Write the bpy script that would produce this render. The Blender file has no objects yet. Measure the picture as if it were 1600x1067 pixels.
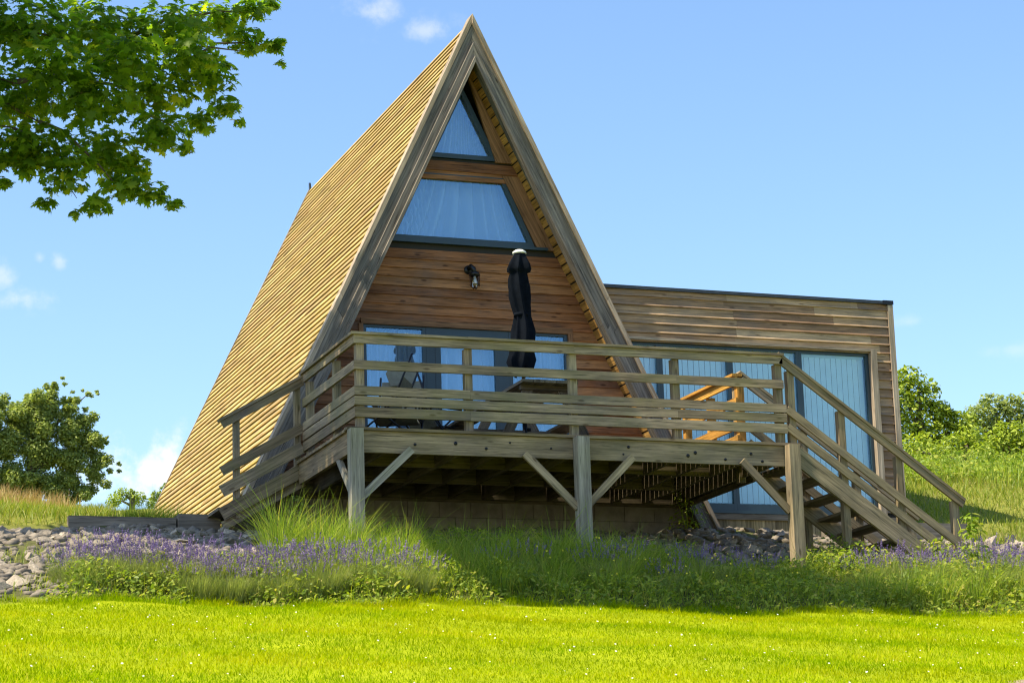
import bpy, bmesh, math, random
import numpy as np
from mathutils import Vector, Matrix
random.seed(7); RNG = np.random.default_rng(11)
sc = bpy.context.scene; COL = sc.collection
R = math.radians

# ------------------------------------------------------------ camera
CAM = np.array([-7.677, -25.866, -5.208]); FPX = 3701.26
FW = np.array([0.34076, 0.91345, 0.22320])
YAW, PITCH, ROLL = 0.3569, 0.2251, -0.0317
FW = np.array([math.sin(YAW)*math.cos(PITCH), math.cos(YAW)*math.cos(PITCH), math.sin(PITCH)])
_r = np.array([math.cos(YAW), -math.sin(YAW), 0.0]); _u = np.cross(_r, FW)
RT = math.cos(ROLL)*_r + math.sin(ROLL)*_u; UP = -math.sin(ROLL)*_r + math.cos(ROLL)*_u
cd = bpy.data.cameras.new('camera'); cam = bpy.data.objects.new('camera', cd); COL.objects.link(cam)
cd.sensor_width = 36; cd.lens = FPX/1600*36; cd.clip_start = 0.1; cd.clip_end = 3000
cam.matrix_world = Matrix(((RT[0], UP[0], -FW[0], CAM[0]), (RT[1], UP[1], -FW[1], CAM[1]), (RT[2], UP[2], -FW[2], CAM[2]), (0, 0, 0, 1)))
sc.camera = cam
def ray(u, v): return FW + RT*(u-800)/FPX - UP*(v-533.5)/FPX
def at(u, v, y):                      # point of the scene at depth y seen at photo pixel u, v
    q = ray(u, v); return CAM + q*(y-CAM[1])/q[1]

# ------------------------------------------------------------ light
SUN_EL, SUN_PHI = R(54), R(8.0)
sun_dir = Vector((-math.cos(SUN_EL)*math.cos(SUN_PHI), -math.cos(SUN_EL)*math.sin(SUN_PHI), math.sin(SUN_EL)))
sl = bpy.data.lights.new('sun', 'SUN'); so = bpy.data.objects.new('sun', sl); COL.objects.link(so)
sl.energy = 4.4; sl.angle = R(0.5); sl.color = (1.0, 0.88, 0.67)
so.rotation_euler = sun_dir.to_track_quat('Z', 'Y').to_euler()
so.location = (-20, -5, 30)
w = bpy.data.worlds.new('World'); sc.world = w; w.use_nodes = True
nt = w.node_tree; nt.nodes.clear()
def nd(t, typ, **kw):
    n = t.nodes.new(typ)
    for k, v in kw.items(): setattr(n, k, v)
    return n
def lk(t, a, b): t.links.new(a, b)
out = nd(nt, 'ShaderNodeOutputWorld'); bg = nd(nt, 'ShaderNodeBackground')
sky = nd(nt, 'ShaderNodeTexSky', sky_type='NISHITA', sun_disc=False, sun_elevation=SUN_EL, sun_rotation=R(262))
sky.air_density = 1.0; sky.dust_density = 0.8; sky.ozone_density = 2.0; sky.altitude = 100
bg.inputs['Strength'].default_value = 0.122
tc = nd(nt, 'ShaderNodeTexCoord')
noi = nd(nt, 'ShaderNodeTexNoise'); noi.inputs['Scale'].default_value = 75; noi.inputs['Detail'].default_value = 8; noi.inputs['Roughness'].default_value = 0.62
lk(nt, tc.outputs['Generated'], noi.inputs['Vector'])
def mth(t, op, a, b=None, c=None, clamp=False):
    n = nd(t, 'ShaderNodeMath', operation=op); n.use_clamp = clamp
    for i, x in enumerate((a, b, c)):
        if x is None: continue
        if isinstance(x, (int, float)): n.inputs[i].default_value = x
        else: lk(t, x, n.inputs[i])
    return n.outputs[0]
cloud = None
for (u, v, cw, ch, amt) in [(585, 16, 62, 34, .50), (672, 48, 62, 24, .42), (0, 430, 30, 40, .5), (35, 465, 62, 22, .55), (92, 408, 18, 20, .42), (62, 403, 12, 12, .3),
                            (235, 740, 150, 74, 1.35), (1420, 502, 40, 14, .22), (150, 752, 80, 40, .9), (330, 760, 120, 50, 1.0), (1585, 545, 60, 16, .2)]:
    c = ray(u, v); c = c/np.linalg.norm(c)
    s = nd(nt, 'ShaderNodeVectorMath', operation='SUBTRACT'); lk(nt, tc.outputs['Generated'], s.inputs[0]); s.inputs[1].default_value = tuple(c)
    d1 = nd(nt, 'ShaderNodeVectorMath', operation='DOT_PRODUCT'); lk(nt, s.outputs[0], d1.inputs[0]); d1.inputs[1].default_value = tuple(_r/(cw/FPX))
    d2 = nd(nt, 'ShaderNodeVectorMath', operation='DOT_PRODUCT'); lk(nt, s.outputs[0], d2.inputs[0]); d2.inputs[1].default_value = (0, 0, FPX/ch)
    q = mth(nt, 'ADD', mth(nt, 'MULTIPLY', d1.outputs['Value'], d1.outputs['Value']), mth(nt, 'MULTIPLY', d2.outputs['Value'], d2.outputs['Value']))
    m = mth(nt, 'SUBTRACT', 1.0, mth(nt, 'POWER', q, 0.5), clamp=True)
    m = mth(nt, 'ADD', m, mth(nt, 'MULTIPLY', mth(nt, 'SUBTRACT', noi.outputs[0], 0.52), 2.6))
    mr = nd(nt, 'ShaderNodeMapRange', interpolation_type='SMOOTHSTEP'); lk(nt, m, mr.inputs[0])
    mr.inputs[1].default_value = 0.0; mr.inputs[2].default_value = 1.25; mr.inputs[4].default_value = amt
    inside = mth(nt, 'LESS_THAN', q, 2.2)
    m = mth(nt, 'MULTIPLY', mr.outputs[0], mth(nt, 'SUBTRACT', 1.0, mth(nt, 'MULTIPLY', q, 0.45), clamp=True))
    cloud = m if cloud is None else mth(nt, 'MAXIMUM', cloud, m)
cloud = mth(nt, 'MINIMUM', cloud, 1.0)
skyc = nd(nt, 'ShaderNodeHueSaturation'); skyc.inputs['Saturation'].default_value = 1.09; skyc.inputs['Value'].default_value = 1.0
lk(nt, sky.outputs[0], skyc.inputs['Color'])
mixw = nd(nt, 'ShaderNodeMixRGB'); lk(nt, cloud, mixw.inputs[0]); lk(nt, skyc.outputs[0], mixw.inputs[1]); mixw.inputs[2].default_value = (4.3, 4.35, 4.45, 1)
lk(nt, mixw.outputs[0], bg.inputs[0]); lk(nt, bg.outputs[0], out.inputs[0])
vs = sc.view_settings; vs.view_transform = 'Standard'; vs.look = 'None'; vs.exposure = 1.1; vs.gamma = 1.0; vs.use_curve_mapping = False
sc.cycles.max_bounces = 8; sc.cycles.transparent_max_bounces = 12; sc.cycles.use_denoising = True; sc.cycles.filter_width = 1.2; sc.cycles.sample_clamp_indirect = 4.0

# ------------------------------------------------------------ materials
def new_mat(name):
    m = bpy.data.materials.new(name); m.use_nodes = True; t = m.node_tree; t.nodes.clear()
    o = nd(t, 'ShaderNodeOutputMaterial'); b = nd(t, 'ShaderNodeBsdfPrincipled'); lk(t, b.outputs[0], o.inputs[0])
    return m, t, b, o
def attr(t, name): return nd(t, 'ShaderNodeAttribute', attribute_name=name)
def ramp(t, fac, stops):
    n = nd(t, 'ShaderNodeValToRGB'); e = n.color_ramp.elements
    e[0].position, e[0].color = stops[0][0], (*stops[0][1], 1); e[1].position, e[1].color = stops[-1][0], (*stops[-1][1], 1)
    for p, c in stops[1:-1]:
        x = e.new(p); x.color = (*c, 1)
    lk(t, fac, n.inputs[0]); return n.outputs[0]
def mixc(t, fac, a, b, mode='MIX'):
    n = nd(t, 'ShaderNodeMixRGB', blend_type=mode)
    for i, x in enumerate((fac, a, b)):
        if isinstance(x, (int, float)): n.inputs[i].default_value = x
        elif isinstance(x, tuple): n.inputs[i].default_value = (*x, 1)
        else: lk(t, x, n.inputs[i])
    return n.outputs[0]
def noise(t, vec, scale, detail=4, rough=.55, mul=None):
    n = nd(t, 'ShaderNodeTexNoise'); n.inputs['Scale'].default_value = scale; n.inputs['Detail'].default_value = detail; n.inputs['Roughness'].default_value = rough
    if mul is not None:
        v = nd(t, 'ShaderNodeVectorMath', operation='MULTIPLY'); lk(t, vec, v.inputs[0]); v.inputs[1].default_value = mul; vec = v.outputs[0]
    lk(t, vec, n.inputs['Vector']); return n.outputs[0]
def bump(t, b, h, strength, dist=.01):
    n = nd(t, 'ShaderNodeBump'); n.inputs['Strength'].default_value = strength; n.inputs['Distance'].default_value = dist
    lk(t, h, n.inputs['Height']); lk(t, n.outputs[0], b.inputs['Normal'])

def wood(name, tones, rough=.75, moss=0.0, mossc=(.16, .17, .05), knots=.75, grain=(.45, 1.2), stain=0.0, stainc=(.04, .04, .04), upper_tone=None, cracks=.35):
    """Board timber: grain, knots and stains run along each board through the per-board coordinates bc."""
    m, t, b, o = new_mat(name)
    bc = attr(t, 'bc').outputs['Vector']; rn = attr(t, 'rnd').outputs['Fac']
    base = ramp(t, rn, tones)
    if upper_tone:                                               # upper edge of each slat coloured paler than its lower edge
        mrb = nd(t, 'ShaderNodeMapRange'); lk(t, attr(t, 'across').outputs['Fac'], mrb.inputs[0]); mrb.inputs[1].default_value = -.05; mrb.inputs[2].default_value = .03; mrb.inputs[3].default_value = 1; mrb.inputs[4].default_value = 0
        base = mixc(t, mrb.outputs[0], base, upper_tone)
    g = noise(t, bc, 1.0, 6, .62, (1.6, 42, 42))
    g2 = noise(t, bc, 1.0, 5, .6, (1.3, 9, 9)); g3 = noise(t, bc, 1.0, 2, .5, (3.0, 75, 75))
    lo = ramp(t, g, [(.28, (grain[0],)*3), (.72, (grain[1],)*3)])
    c = mixc(t, 1.0, base, lo, 'MULTIPLY')
    lo2 = ramp(t, g2, [(.3, (.58,)*3), (.7, (1.26,)*3)])
    c = mixc(t, 1.0, c, lo2, 'MULTIPLY')
    c = mixc(t, 1.0, c, ramp(t, g3, [(.30, (cracks,)*3), (.40, (1,)*3)]), 'MULTIPLY')
    if stain:
        ge = nd(t, 'ShaderNodeNewGeometry')
        sn = noise(t, ge.outputs['Position'], 1.1, 5, .65)
        c = mixc(t, mth(t, 'MULTIPLY', ramp(t, sn, [(.48, (0,)*3), (.68, (1,)*3)]), stain), c, stainc)
    vo = nd(t, 'ShaderNodeTexVoronoi'); mv = nd(t, 'ShaderNodeVectorMath', operation='MULTIPLY'); lk(t, bc, mv.inputs[0]); mv.inputs[1].default_value = (2.6, 8.5, 8.5)
    lk(t, mv.outputs[0], vo.inputs['Vector']); vo.inputs['Scale'].default_value = 1
    kn = ramp(t, vo.outputs['Distance'], [(.07, (1,)*3), (.15, (0,)*3)])
    c = mixc(t, mth(t, 'MULTIPLY', kn, knots), c, mixc(t, 1.0, c, (.25, .2, .17), 'MULTIPLY'))
    if moss:
        ge = nd(t, 'ShaderNodeNewGeometry')
        mn = noise(t, ge.outputs['Position'], 1.7, 5, .6)
        c = mixc(t, mth(t, 'MULTIPLY', ramp(t, mn, [(.42, (0,)*3), (.62, (1,)*3)]), moss), c, mossc)
    lk(t, c, b.inputs['Base Color']); b.inputs['Roughness'].default_value = rough; b.inputs['Specular IOR Level'].default_value = .25
    bump(t, b, g, .5, .006)
    return m
def plain(name, col, rough=.5, metal=0, var=.12, scale=6, spec=.5, bumps=0):
    m, t, b, o = new_mat(name); tcn = nd(t, 'ShaderNodeTexCoord')
    n = noise(t, tcn.outputs['Object'], scale, 5, .6)
    c = mixc(t, 1.0, col, ramp(t, n, [(.3, (1-var,)*3), (.7, (1+var,)*3)]), 'MULTIPLY')
    lk(t, c, b.inputs['Base Color']); b.inputs['Roughness'].default_value = rough; b.inputs['Metallic'].default_value = metal; b.inputs['Specular IOR Level'].default_value = spec
    if bumps: bump(t, b, n, bumps, .02)
    return m
def leafmat(name, stops, trans=.4, tcol=None, rough=.5, patch=None, spec=.3):
    """Leaves or blades: per-leaf tint rnd, part of the light passes through."""
    m, t, b, o = new_mat(name)
    c = ramp(t, attr(t, 'rnd').outputs['Fac'], stops)
    if patch:
        ge = nd(t, 'ShaderNodeNewGeometry'); n = noise(t, ge.outputs['Position'], patch[0], 4, .6)
        c = mixc(t, mth(t, 'MULTIPLY', ramp(t, n, [(.4, (0,)*3), (.66, (1,)*3)]), patch[2]), c, patch[1])
    lk(t, c, b.inputs['Base Color']); b.inputs['Roughness'].default_value = rough; b.inputs['Specular IOR Level'].default_value = spec
    tr = nd(t, 'ShaderNodeBsdfTranslucent'); lk(t, mixc(t, 1.0, c, tcol or (1.25, 1.3, .5), 'MULTIPLY'), tr.inputs[0])
    mx = nd(t, 'ShaderNodeMixShader'); mx.inputs[0].default_value = trans
    lk(t, b.outputs[0], mx.inputs[1]); lk(t, tr.outputs[0], mx.inputs[2]); lk(t, mx.outputs[0], o.inputs[0])
    return m

M = {}
M['deck'] = wood('weathered_deck_timber', [(0, (.235, .17, .10)), (.5, (.315, .235, .145)), (1, (.39, .305, .20))], grain=(.38, 1.25), moss=.16, mossc=(.15, .155, .045), stain=.3, stainc=(.085, .085, .08))
M['rail'] = wood('weathered_rail_timber', [(0, (.23, .17, .11)), (.5, (.31, .235, .155)), (1, (.39, .305, .21))], grain=(.36, 1.28), moss=.28, mossc=(.17, .175, .05), stain=.5, stainc=(.10, .10, .10))
M['post'] = wood('grey_post_timber', [(0, (.27, .25, .21)), (1, (.34, .315, .265))], moss=.2, knots=.4)
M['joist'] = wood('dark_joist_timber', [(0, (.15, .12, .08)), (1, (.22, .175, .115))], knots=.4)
M['stair'] = wood('brown_stair_timber', [(0, (.24, .18, .105)), (.5, (.31, .24, .145)), (1, (.38, .295, .19))], stain=.35, stainc=(.11, .11, .10), moss=.12)
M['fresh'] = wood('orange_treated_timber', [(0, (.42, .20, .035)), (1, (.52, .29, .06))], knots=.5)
M['roof'] = wood('yellow_roof_slats', [(0, (.24, .14, .028)), (.3, (.32, .19, .034)), (.75, (.38, .24, .045)), (1, (.46, .32, .10))], stain=.12, stainc=(.34, .27, .15), moss=.16, mossc=(.34, .30, .06), knots=.6, grain=(.82, 1.1), upper_tone=(.47, .37, .19), cracks=.8)
M['barge'] = wood('grey_bargeboard', [(0, (.14, .13, .115)), (.5, (.195, .175, .15)), (1, (.26, .225, .185))], knots=.8, grain=(.38, 1.25), stain=.4, stainc=(.08, .09, .10))
M['trim'] = wood('pale_trim_timber', [(0, (.40, .32, .23)), (1, (.50, .40, .29))], knots=.4, cracks=.7)
M['gable'] = wood('brown_gable_boards', [(0, (.20, .085, .035)), (.4, (.29, .125, .05)), (.75, (.38, .175, .068)), (1, (.48, .25, .105))], knots=.85, grain=(.42, 1.22), stain=.65, stainc=(.15, .105, .08))
M['gtrim'] = wood('brown_window_trim', [(0, (.24, .125, .06)), (1, (.31, .17, .085))], knots=.3)
M['wing'] = wood('grey_brown_cladding', [(0, (.28, .17, .10)), (.4, (.40, .255, .145)), (.75, (.49, .33, .19)), (1, (.57, .41, .25))], knots=.7, stain=.5, stainc=(.13, .12, .11))
M['soffit'] = wood('soffit_boards', [(0, (.48, .26, .07)), (1, (.60, .36, .11))], knots=.6)
M['sleeper'] = wood('old_sleeper_timber', [(0, (.18, .15, .12)), (1, (.26, .22, .175))], knots=.3, stain=.5, stainc=(.09, .08, .07))
M['table'] = wood('grey_table_timber', [(0, (.22, .18, .13)), (1, (.30, .25, .19))])
M['membrane'] = plain('black_membrane', (.02, .019, .016), .8)
M['frame'] = plain('anthracite_frame', (.017, .040, .055), .38, 0, .1)
M['flash'] = plain('dark_flashing', (.035, .042, .05), .45, .3, .25, 9)
M['block'] = plain('concrete_blocks', (.27, .235, .185), .95, 0, .3, 5, .2, .5)
M['black'] = plain('black_metal', (.02, .022, .026), .4, .6)
M['canvas'] = plain('navy_canvas', (.004, .006, .010), .9, 0, .3, 12, .05)
M['white'] = plain('white_plastic', (.75, .75, .70), .5)
M['sling'] = plain('olive_sling_fabric', (.17, .165, .125), .9, 0, .15, 20, .2)
M['steel'] = plain('grey_tube', (.42, .44, .45), .35, .7)
M['bark'] = plain('grey_bark', (.13, .105, .08), .95, 0, .4, 9, .2, .8)
M['curtain'] = plain('white_curtain_cloth', (.80, .82, .85), .9, 0, .04)
M['blind'] = plain('pale_blind_fabric', (.80, .94, .95), .9, 0, .05, 3)
def glass(name, fac, tint, gl):
    m, t, b, o = new_mat(name); t.nodes.remove(b)
    tr = nd(t, 'ShaderNodeBsdfTransparent'); tr.inputs[0].default_value = (*tint, 1)
    g = nd(t, 'ShaderNodeBsdfGlossy'); g.inputs['Roughness'].default_value = .01; g.inputs['Color'].default_value = (*gl, 1)
    fr = nd(t, 'ShaderNodeFresnel'); fr.inputs['IOR'].default_value = 1.5
    mx = nd(t, 'ShaderNodeMixShader'); lk(t, mth(t, 'ADD', fr.outputs[0], fac, clamp=True), mx.inputs[0])
    lk(t, tr.outputs[0], mx.inputs[1]); lk(t, g.outputs[0], mx.inputs[2]); lk(t, mx.outputs[0], o.inputs[0]); return m
M['glass'] = glass('blue_coated_glass', .13, (.88, .95, 1.0), (.5, .78, 1.0))
M['glassw'] = glass('pale_coated_glass', .03, (.96, .99, 1.0), (.6, .85, 1.0))
M['lampglass'] = glass('clear_lamp_glass', .15, (.9, .92, .9), (1, 1, 1))
def sheer_mat():                                             # sheer cloth: folds seen edge-on are denser than cloth seen face-on
    m, t, b, o = new_mat('sheer_curtain_cloth'); b.inputs['Base Color'].default_value = (.86, .88, .90, 1); b.inputs['Roughness'].default_value = .9; b.inputs['Specular IOR Level'].default_value = .05
    lw = nd(t, 'ShaderNodeLayerWeight'); lw.inputs[0].default_value = .5; tr = nd(t, 'ShaderNodeBsdfTransparent'); mx = nd(t, 'ShaderNodeMixShader')
    lk(t, ramp(t, lw.outputs['Facing'], [(.05, (.55,)*3), (.35, (.78,)*3), (.7, (1,)*3)]), mx.inputs[0]); lk(t, tr.outputs[0], mx.inputs[1]); lk(t, b.outputs[0], mx.inputs[2]); lk(t, mx.outputs[0], o.inputs[0]); return m
M['curtain'] = sheer_mat()
def stone_mat():
    m, t, b, o = new_mat('grey_stone'); oi = nd(t, 'ShaderNodeObjectInfo'); tcn = nd(t, 'ShaderNodeTexCoord')
    n = noise(t, tcn.outputs['Object'], 7, 6, .65); ge = nd(t, 'ShaderNodeNewGeometry')
    c = ramp(t, mth(t, 'ADD', mth(t, 'MULTIPLY', oi.outputs['Random'], .6), mth(t, 'MULTIPLY', noise(t, ge.outputs['Position'], 5, 2), .4)), [(.1, (.16, .135, .105)), (.5, (.30, .255, .195)), (.9, (.48, .41, .31))])
    c = mixc(t, 1.0, c, ramp(t, n, [(.3, (.6,)*3), (.7, (1.25,)*3)]), 'MULTIPLY')
    lk(t, c, b.inputs['Base Color']); b.inputs['Roughness'].default_value = .9; bump(t, b, n, .6, .03); return m
M['stone'] = stone_mat()
M['lawn'] = leafmat('lawn_blades', [(0, (.13, .24, .002)), (.5, (.30, .41, .002)), (.88, (.45, .51, .004)), (1, (.58, .52, .06))], .5, (1.15, 1.15, .4), .7, patch=(.55, (.46, .42, .004), .5), spec=0.0)
M['meadow'] = leafmat('meadow_blades', [(0, (.14, .21, .02)), (.5, (.24, .30, .03)), (.85, (.34, .35, .05)), (1, (.42, .34, .14))], .4)
M['dry'] = leafmat('dry_seed_grass', [(0, (.36, .24, .09)), (.6, (.48, .32, .13)), (1, (.40, .38, .12))], .35, (1.1, 1, .7))
M['tallgrass'] = leafmat('tall_grass_blades', [(0, (.15, .24, .03)), (.5, (.25, .36, .05)), (.85, (.38, .44, .07)), (1, (.48, .43, .16))], .52)
M['cover'] = leafmat('bed_ground_cover', [(0, (.11, .18, .02)), (.5, (.25, .34, .03)), (.85, (.44, .49, .05)), (1, (.52, .43, .11))], .5, patch=(1.1, (.15, .22, .04), .55))
M['lavleaf'] = leafmat('lavender_foliage', [(0, (.20, .25, .08)), (.6, (.32, .37, .13)), (1, (.44, .44, .19))], .45)
M['lavflower'] = leafmat('lavender_flowers', [(0, (.12, .08, .22)), (.5, (.20, .14, .32)), (1, (.34, .26, .42))], .35, (1, .95, 1.1))
M['maple'] = leafmat('maple_leaves', [(0, (.08, .16, .018)), (.5, (.16, .28, .026)), (.85, (.27, .38, .034)), (1, (.45, .50, .04))], .68, (1.75, 1.7, .5), .4)
M['treeleaf'] = leafmat('grey_green_leaves', [(0, (.15, .21, .06)), (.5, (.28, .35, .09)), (1, (.48, .52, .16))], .42, (1.2, 1.25, .6))
M['bushleaf'] = leafmat('bright_green_leaves', [(0, (.15, .22, .025)), (.5, (.28, .37, .035)), (1, (.46, .52, .07))], .35, (1.25, 1.3, .5))
M['darkbush'] = leafmat('dark_green_leaves', [(0, (.09, .14, .03)), (.5, (.17, .24, .05)), (1, (.32, .38, .08))], .3)
M['weed'] = leafmat('weed_leaves', [(0, (.16, .26, .02)), (.5, (.26, .36, .035)), (1, (.40, .42, .07))], .4)
M['yellow'] = leafmat('yellow_petals', [(0, (.65, .52, .02)), (1, (.75, .65, .05))], .2)
M['daisy'] = leafmat('white_petals', [(0, (.65, .64, .55)), (1, (.78, .77, .70))], .2, (1, 1, .9))
def ground_mat():
    m, t, b, o = new_mat('ground_soil_and_turf'); ge = nd(t, 'ShaderNodeNewGeometry'); sp = nd(t, 'ShaderNodeSeparateXYZ'); lk(t, ge.outputs['Position'], sp.inputs[0])
    n = noise(t, ge.outputs['Position'], 1.3, 6, .65); n2 = noise(t, ge.outputs['Position'], 14, 5, .65)
    turf = ramp(t, n, [(.3, (.20, .26, .003)), (.7, (.32, .36, .004))])
    soil = ramp(t, n2, [(.3, (.05, .055, .02)), (.7, (.13, .13, .05))])
    mead = ramp(t, n2, [(.3, (.12, .14, .025)), (.7, (.25, .25, .05))])
    yv = mth(t, 'ADD', sp.outputs['Y'], mth(t, 'MULTIPLY', n, .7))
    bed = nd(t, 'ShaderNodeMapRange'); lk(t, yv, bed.inputs[0]); bed.inputs[1].default_value = -2.0; bed.inputs[2].default_value = -1.7
    md = nd(t, 'ShaderNodeMapRange'); lk(t, yv, md.inputs[0]); md.inputs[1].default_value = 3.2; md.inputs[2].default_value = 3.6
    c = mixc(t, bed.outputs[0], turf, soil); c = mixc(t, md.outputs[0], c, mead)
    e1 = mth(t, 'DIVIDE', mth(t, 'SUBTRACT', sp.outputs["X"], 2.5), .4); e2 = mth(t, 'DIVIDE', mth(t, 'ADD', sp.outputs["Y"], 10.2), .32)
    ee = mth(t, 'ADD', mth(t, 'ADD', mth(t, 'MULTIPLY', e1, e1), mth(t, 'MULTIPLY', e2, e2)), mth(t, 'MULTIPLY', mth(t, 'SUBTRACT', n2, .5), 1.5))
    c = mixc(t, ramp(t, ee, [(.8, (1,)*3), (1.0, (0,)*3)]), c, ramp(t, n2, [(.3, (.16, .115, .075)), (.7, (.36, .28, .2))]))
    lk(t, c, b.inputs['Base Color']); b.inputs['Roughness'].default_value = .95; b.inputs['Specular IOR Level'].default_value = .1; bump(t, b, n2, .6, .03); return m
M['ground'] = ground_mat()

# ------------------------------------------------------------ mesh helpers
class MB:
    """Collects solids; bc holds each board's own coordinates (length first), rnd its tint."""
    def __init__(s): s.v = []; s.f = []; s.bc = []; s.rn = []; s.sm = []; s.ac = []
    def add(s, pts, faces, loc=None, rnd=None, smooth=False):
        o = len(s.v); rnd = random.random() if rnd is None else rnd; k = random.random()*40
        s.v += [tuple(map(float, p)) for p in pts]; loc = loc if loc is not None else pts
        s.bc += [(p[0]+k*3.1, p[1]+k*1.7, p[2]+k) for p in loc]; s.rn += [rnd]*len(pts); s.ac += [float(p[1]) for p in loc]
        s.f += [tuple(o+i for i in f) for f in faces]; s.sm += [smooth]*len(faces)
    def obox(s, c, ax, h, rnd=None):
        c = Vector(c); ax = [Vector(a).normalized() for a in ax]; P = []; L = []
        for i in (-1, 1):
            for j in (-1, 1):
                for k in (-1, 1):
                    P.append(c+ax[0]*h[0]*i+ax[1]*h[1]*j+ax[2]*h[2]*k); L.append((h[0]*i, h[1]*j, h[2]*k))
        F = [(0, 1, 3, 2), (4, 6, 7, 5), (0, 4, 5, 1), (2, 3, 7, 6), (0, 2, 6, 4), (1, 5, 7, 3)]
        s.add(P, F, L, rnd)
    def box(s, x0, x1, y0, y1, z0, z1, along=None, rnd=None):
        d = (x1-x0, y1-y0, z1-z0); i = d.index(max(d)) if along is None else along
        A = [(1, 0, 0), (0, 1, 0), (0, 0, 1)]; o = [i, (i+1) % 3, (i+2) % 3]
        s.obox(((x0+x1)/2, (y0+y1)/2, (z0+z1)/2), [A[k] for k in o], [d[k]/2 for k in o], rnd)
    def beam(s, p0, p1, wid, thk, up=(0, 0, 1), rnd=None):
        """bar from p0 to p1; wid is measured towards `up`, thk across"""
        p0 = Vector(p0); p1 = Vector(p1); a = (p1-p0).normalized(); c = a.cross(Vector(up)).normalized(); b = c.cross(a).normalized()
        s.obox((p0+p1)/2, (a, b, c), ((p1-p0).length/2, wid/2, thk/2), rnd)
    def prism(s, poly, off, along=(1, 0, 0), rnd=None):
        """polygon (3-D points) extruded by off"""
        off = Vector(off); P = [Vector(p) for p in poly]; n = len(P); Q = P+[p+off for p in P]
        F = [tuple(range(n)), tuple(range(2*n-1, n-1, -1))]+[(i, i+n, (i+1) % n+n, (i+1) % n) for i in range(n)]
        a = Vector(along).normalized(); c = off.normalized(); b = c.cross(a)
        s.add(Q, F, [(p.dot(a), p.dot(b), p.dot(c)) for p in Q], rnd)
    def tube(s, pts, rad, n=8, rnd=None, cap=True):
        pts = [Vector(p) for p in pts]; rad = rad if isinstance(rad, (list, tuple)) else [rad]*len(pts); P = []; F = []
        for i, p in enumerate(pts):
            d = (pts[min(i+1, len(pts)-1)]-pts[max(i-1, 0)]).normalized()
            a = d.cross(Vector((0, 0, 1)) if abs(d.z) < .9 else Vector((1, 0, 0))).normalized(); b = d.cross(a)
            for k in range(n):
                t = 2*math.pi*k/n; P.append(p+(a*math.cos(t)+b*math.sin(t))*rad[i])
        for i in range(len(pts)-1):
            for k in range(n): F.append((i*n+k, i*n+(k+1) % n, (i+1)*n+(k+1) % n, (i+1)*n+k))
        if cap: F += [tuple(range(n-1, -1, -1)), tuple((len(pts)-1)*n+k for k in range(n))]
        s.add(P, F, None, rnd, True)
    def build(s, name, mat, parent=None):
        me = bpy.data.meshes.new(name); me.from_pydata(s.v, [], s.f)
        a = me.attributes.new('bc', 'FLOAT_VECTOR', 'POINT'); a.data.foreach_set('vector', [x for p in s.bc for x in p])
        a = me.attributes.new('rnd', 'FLOAT', 'POINT'); a.data.foreach_set('value', s.rn)
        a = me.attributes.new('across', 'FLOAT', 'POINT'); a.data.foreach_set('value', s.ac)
        me.polygons.foreach_set('use_smooth', s.sm)
        bm = bmesh.new(); bm.from_mesh(me); bmesh.ops.recalc_face_normals(bm, faces=bm.faces); bm.to_mesh(me); bm.free()
        return place(name, me, mat, parent)
def place(name, me, mat, parent=None):
    me.materials.clear(); me.materials.append(mat if not isinstance(mat, str) else M[mat])
    o = bpy.data.objects.new(name, me); COL.objects.link(o)
    if parent is not None:
        o.parent = parent; o.matrix_parent_inverse = Matrix.Translation(parent.location).inverted() if parent.type == 'EMPTY' else Matrix.Identity(4)
    return o
def tag(o, label=None, cat=None, group=None, kind=None):
    for k, v in (('label', label), ('category', cat), ('group', group), ('kind', kind)):
        if v: o[k] = v
    return o
def thing(name, label, cat, loc=(0, 0, 0), group=None):
    o = bpy.data.objects.new(name, None); COL.objects.link(o); o.location = loc; o.empty_display_size = .3
    return tag(o, label, cat, group)
def raw_mesh(name, V, faces_idx, counts, rnd, smooth=False):
    """numpy vertices, flat face index list, per-face corner counts"""
    me = bpy.data.meshes.new(name); nv = len(V); nl = len(faces_idx); nf = len(counts)
    me.vertices.add(nv); me.vertices.foreach_set('co', np.asarray(V, np.float32).ravel())
    me.loops.add(nl); me.loops.foreach_set('vertex_index', np.asarray(faces_idx, np.int32))
    me.polygons.add(nf); st = np.zeros(nf, np.int32); st[1:] = np.cumsum(counts)[:-1]
    me.polygons.foreach_set('loop_start', st)
    try: me.polygons.foreach_set('loop_total', np.asarray(counts, np.int32))
    except Exception: pass
    me.update(calc_edges=True); me.validate()
    a = me.attributes.new('rnd', 'FLOAT', 'POINT'); a.data.foreach_set('value', np.asarray(rnd, np.float32))
    return me
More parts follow.
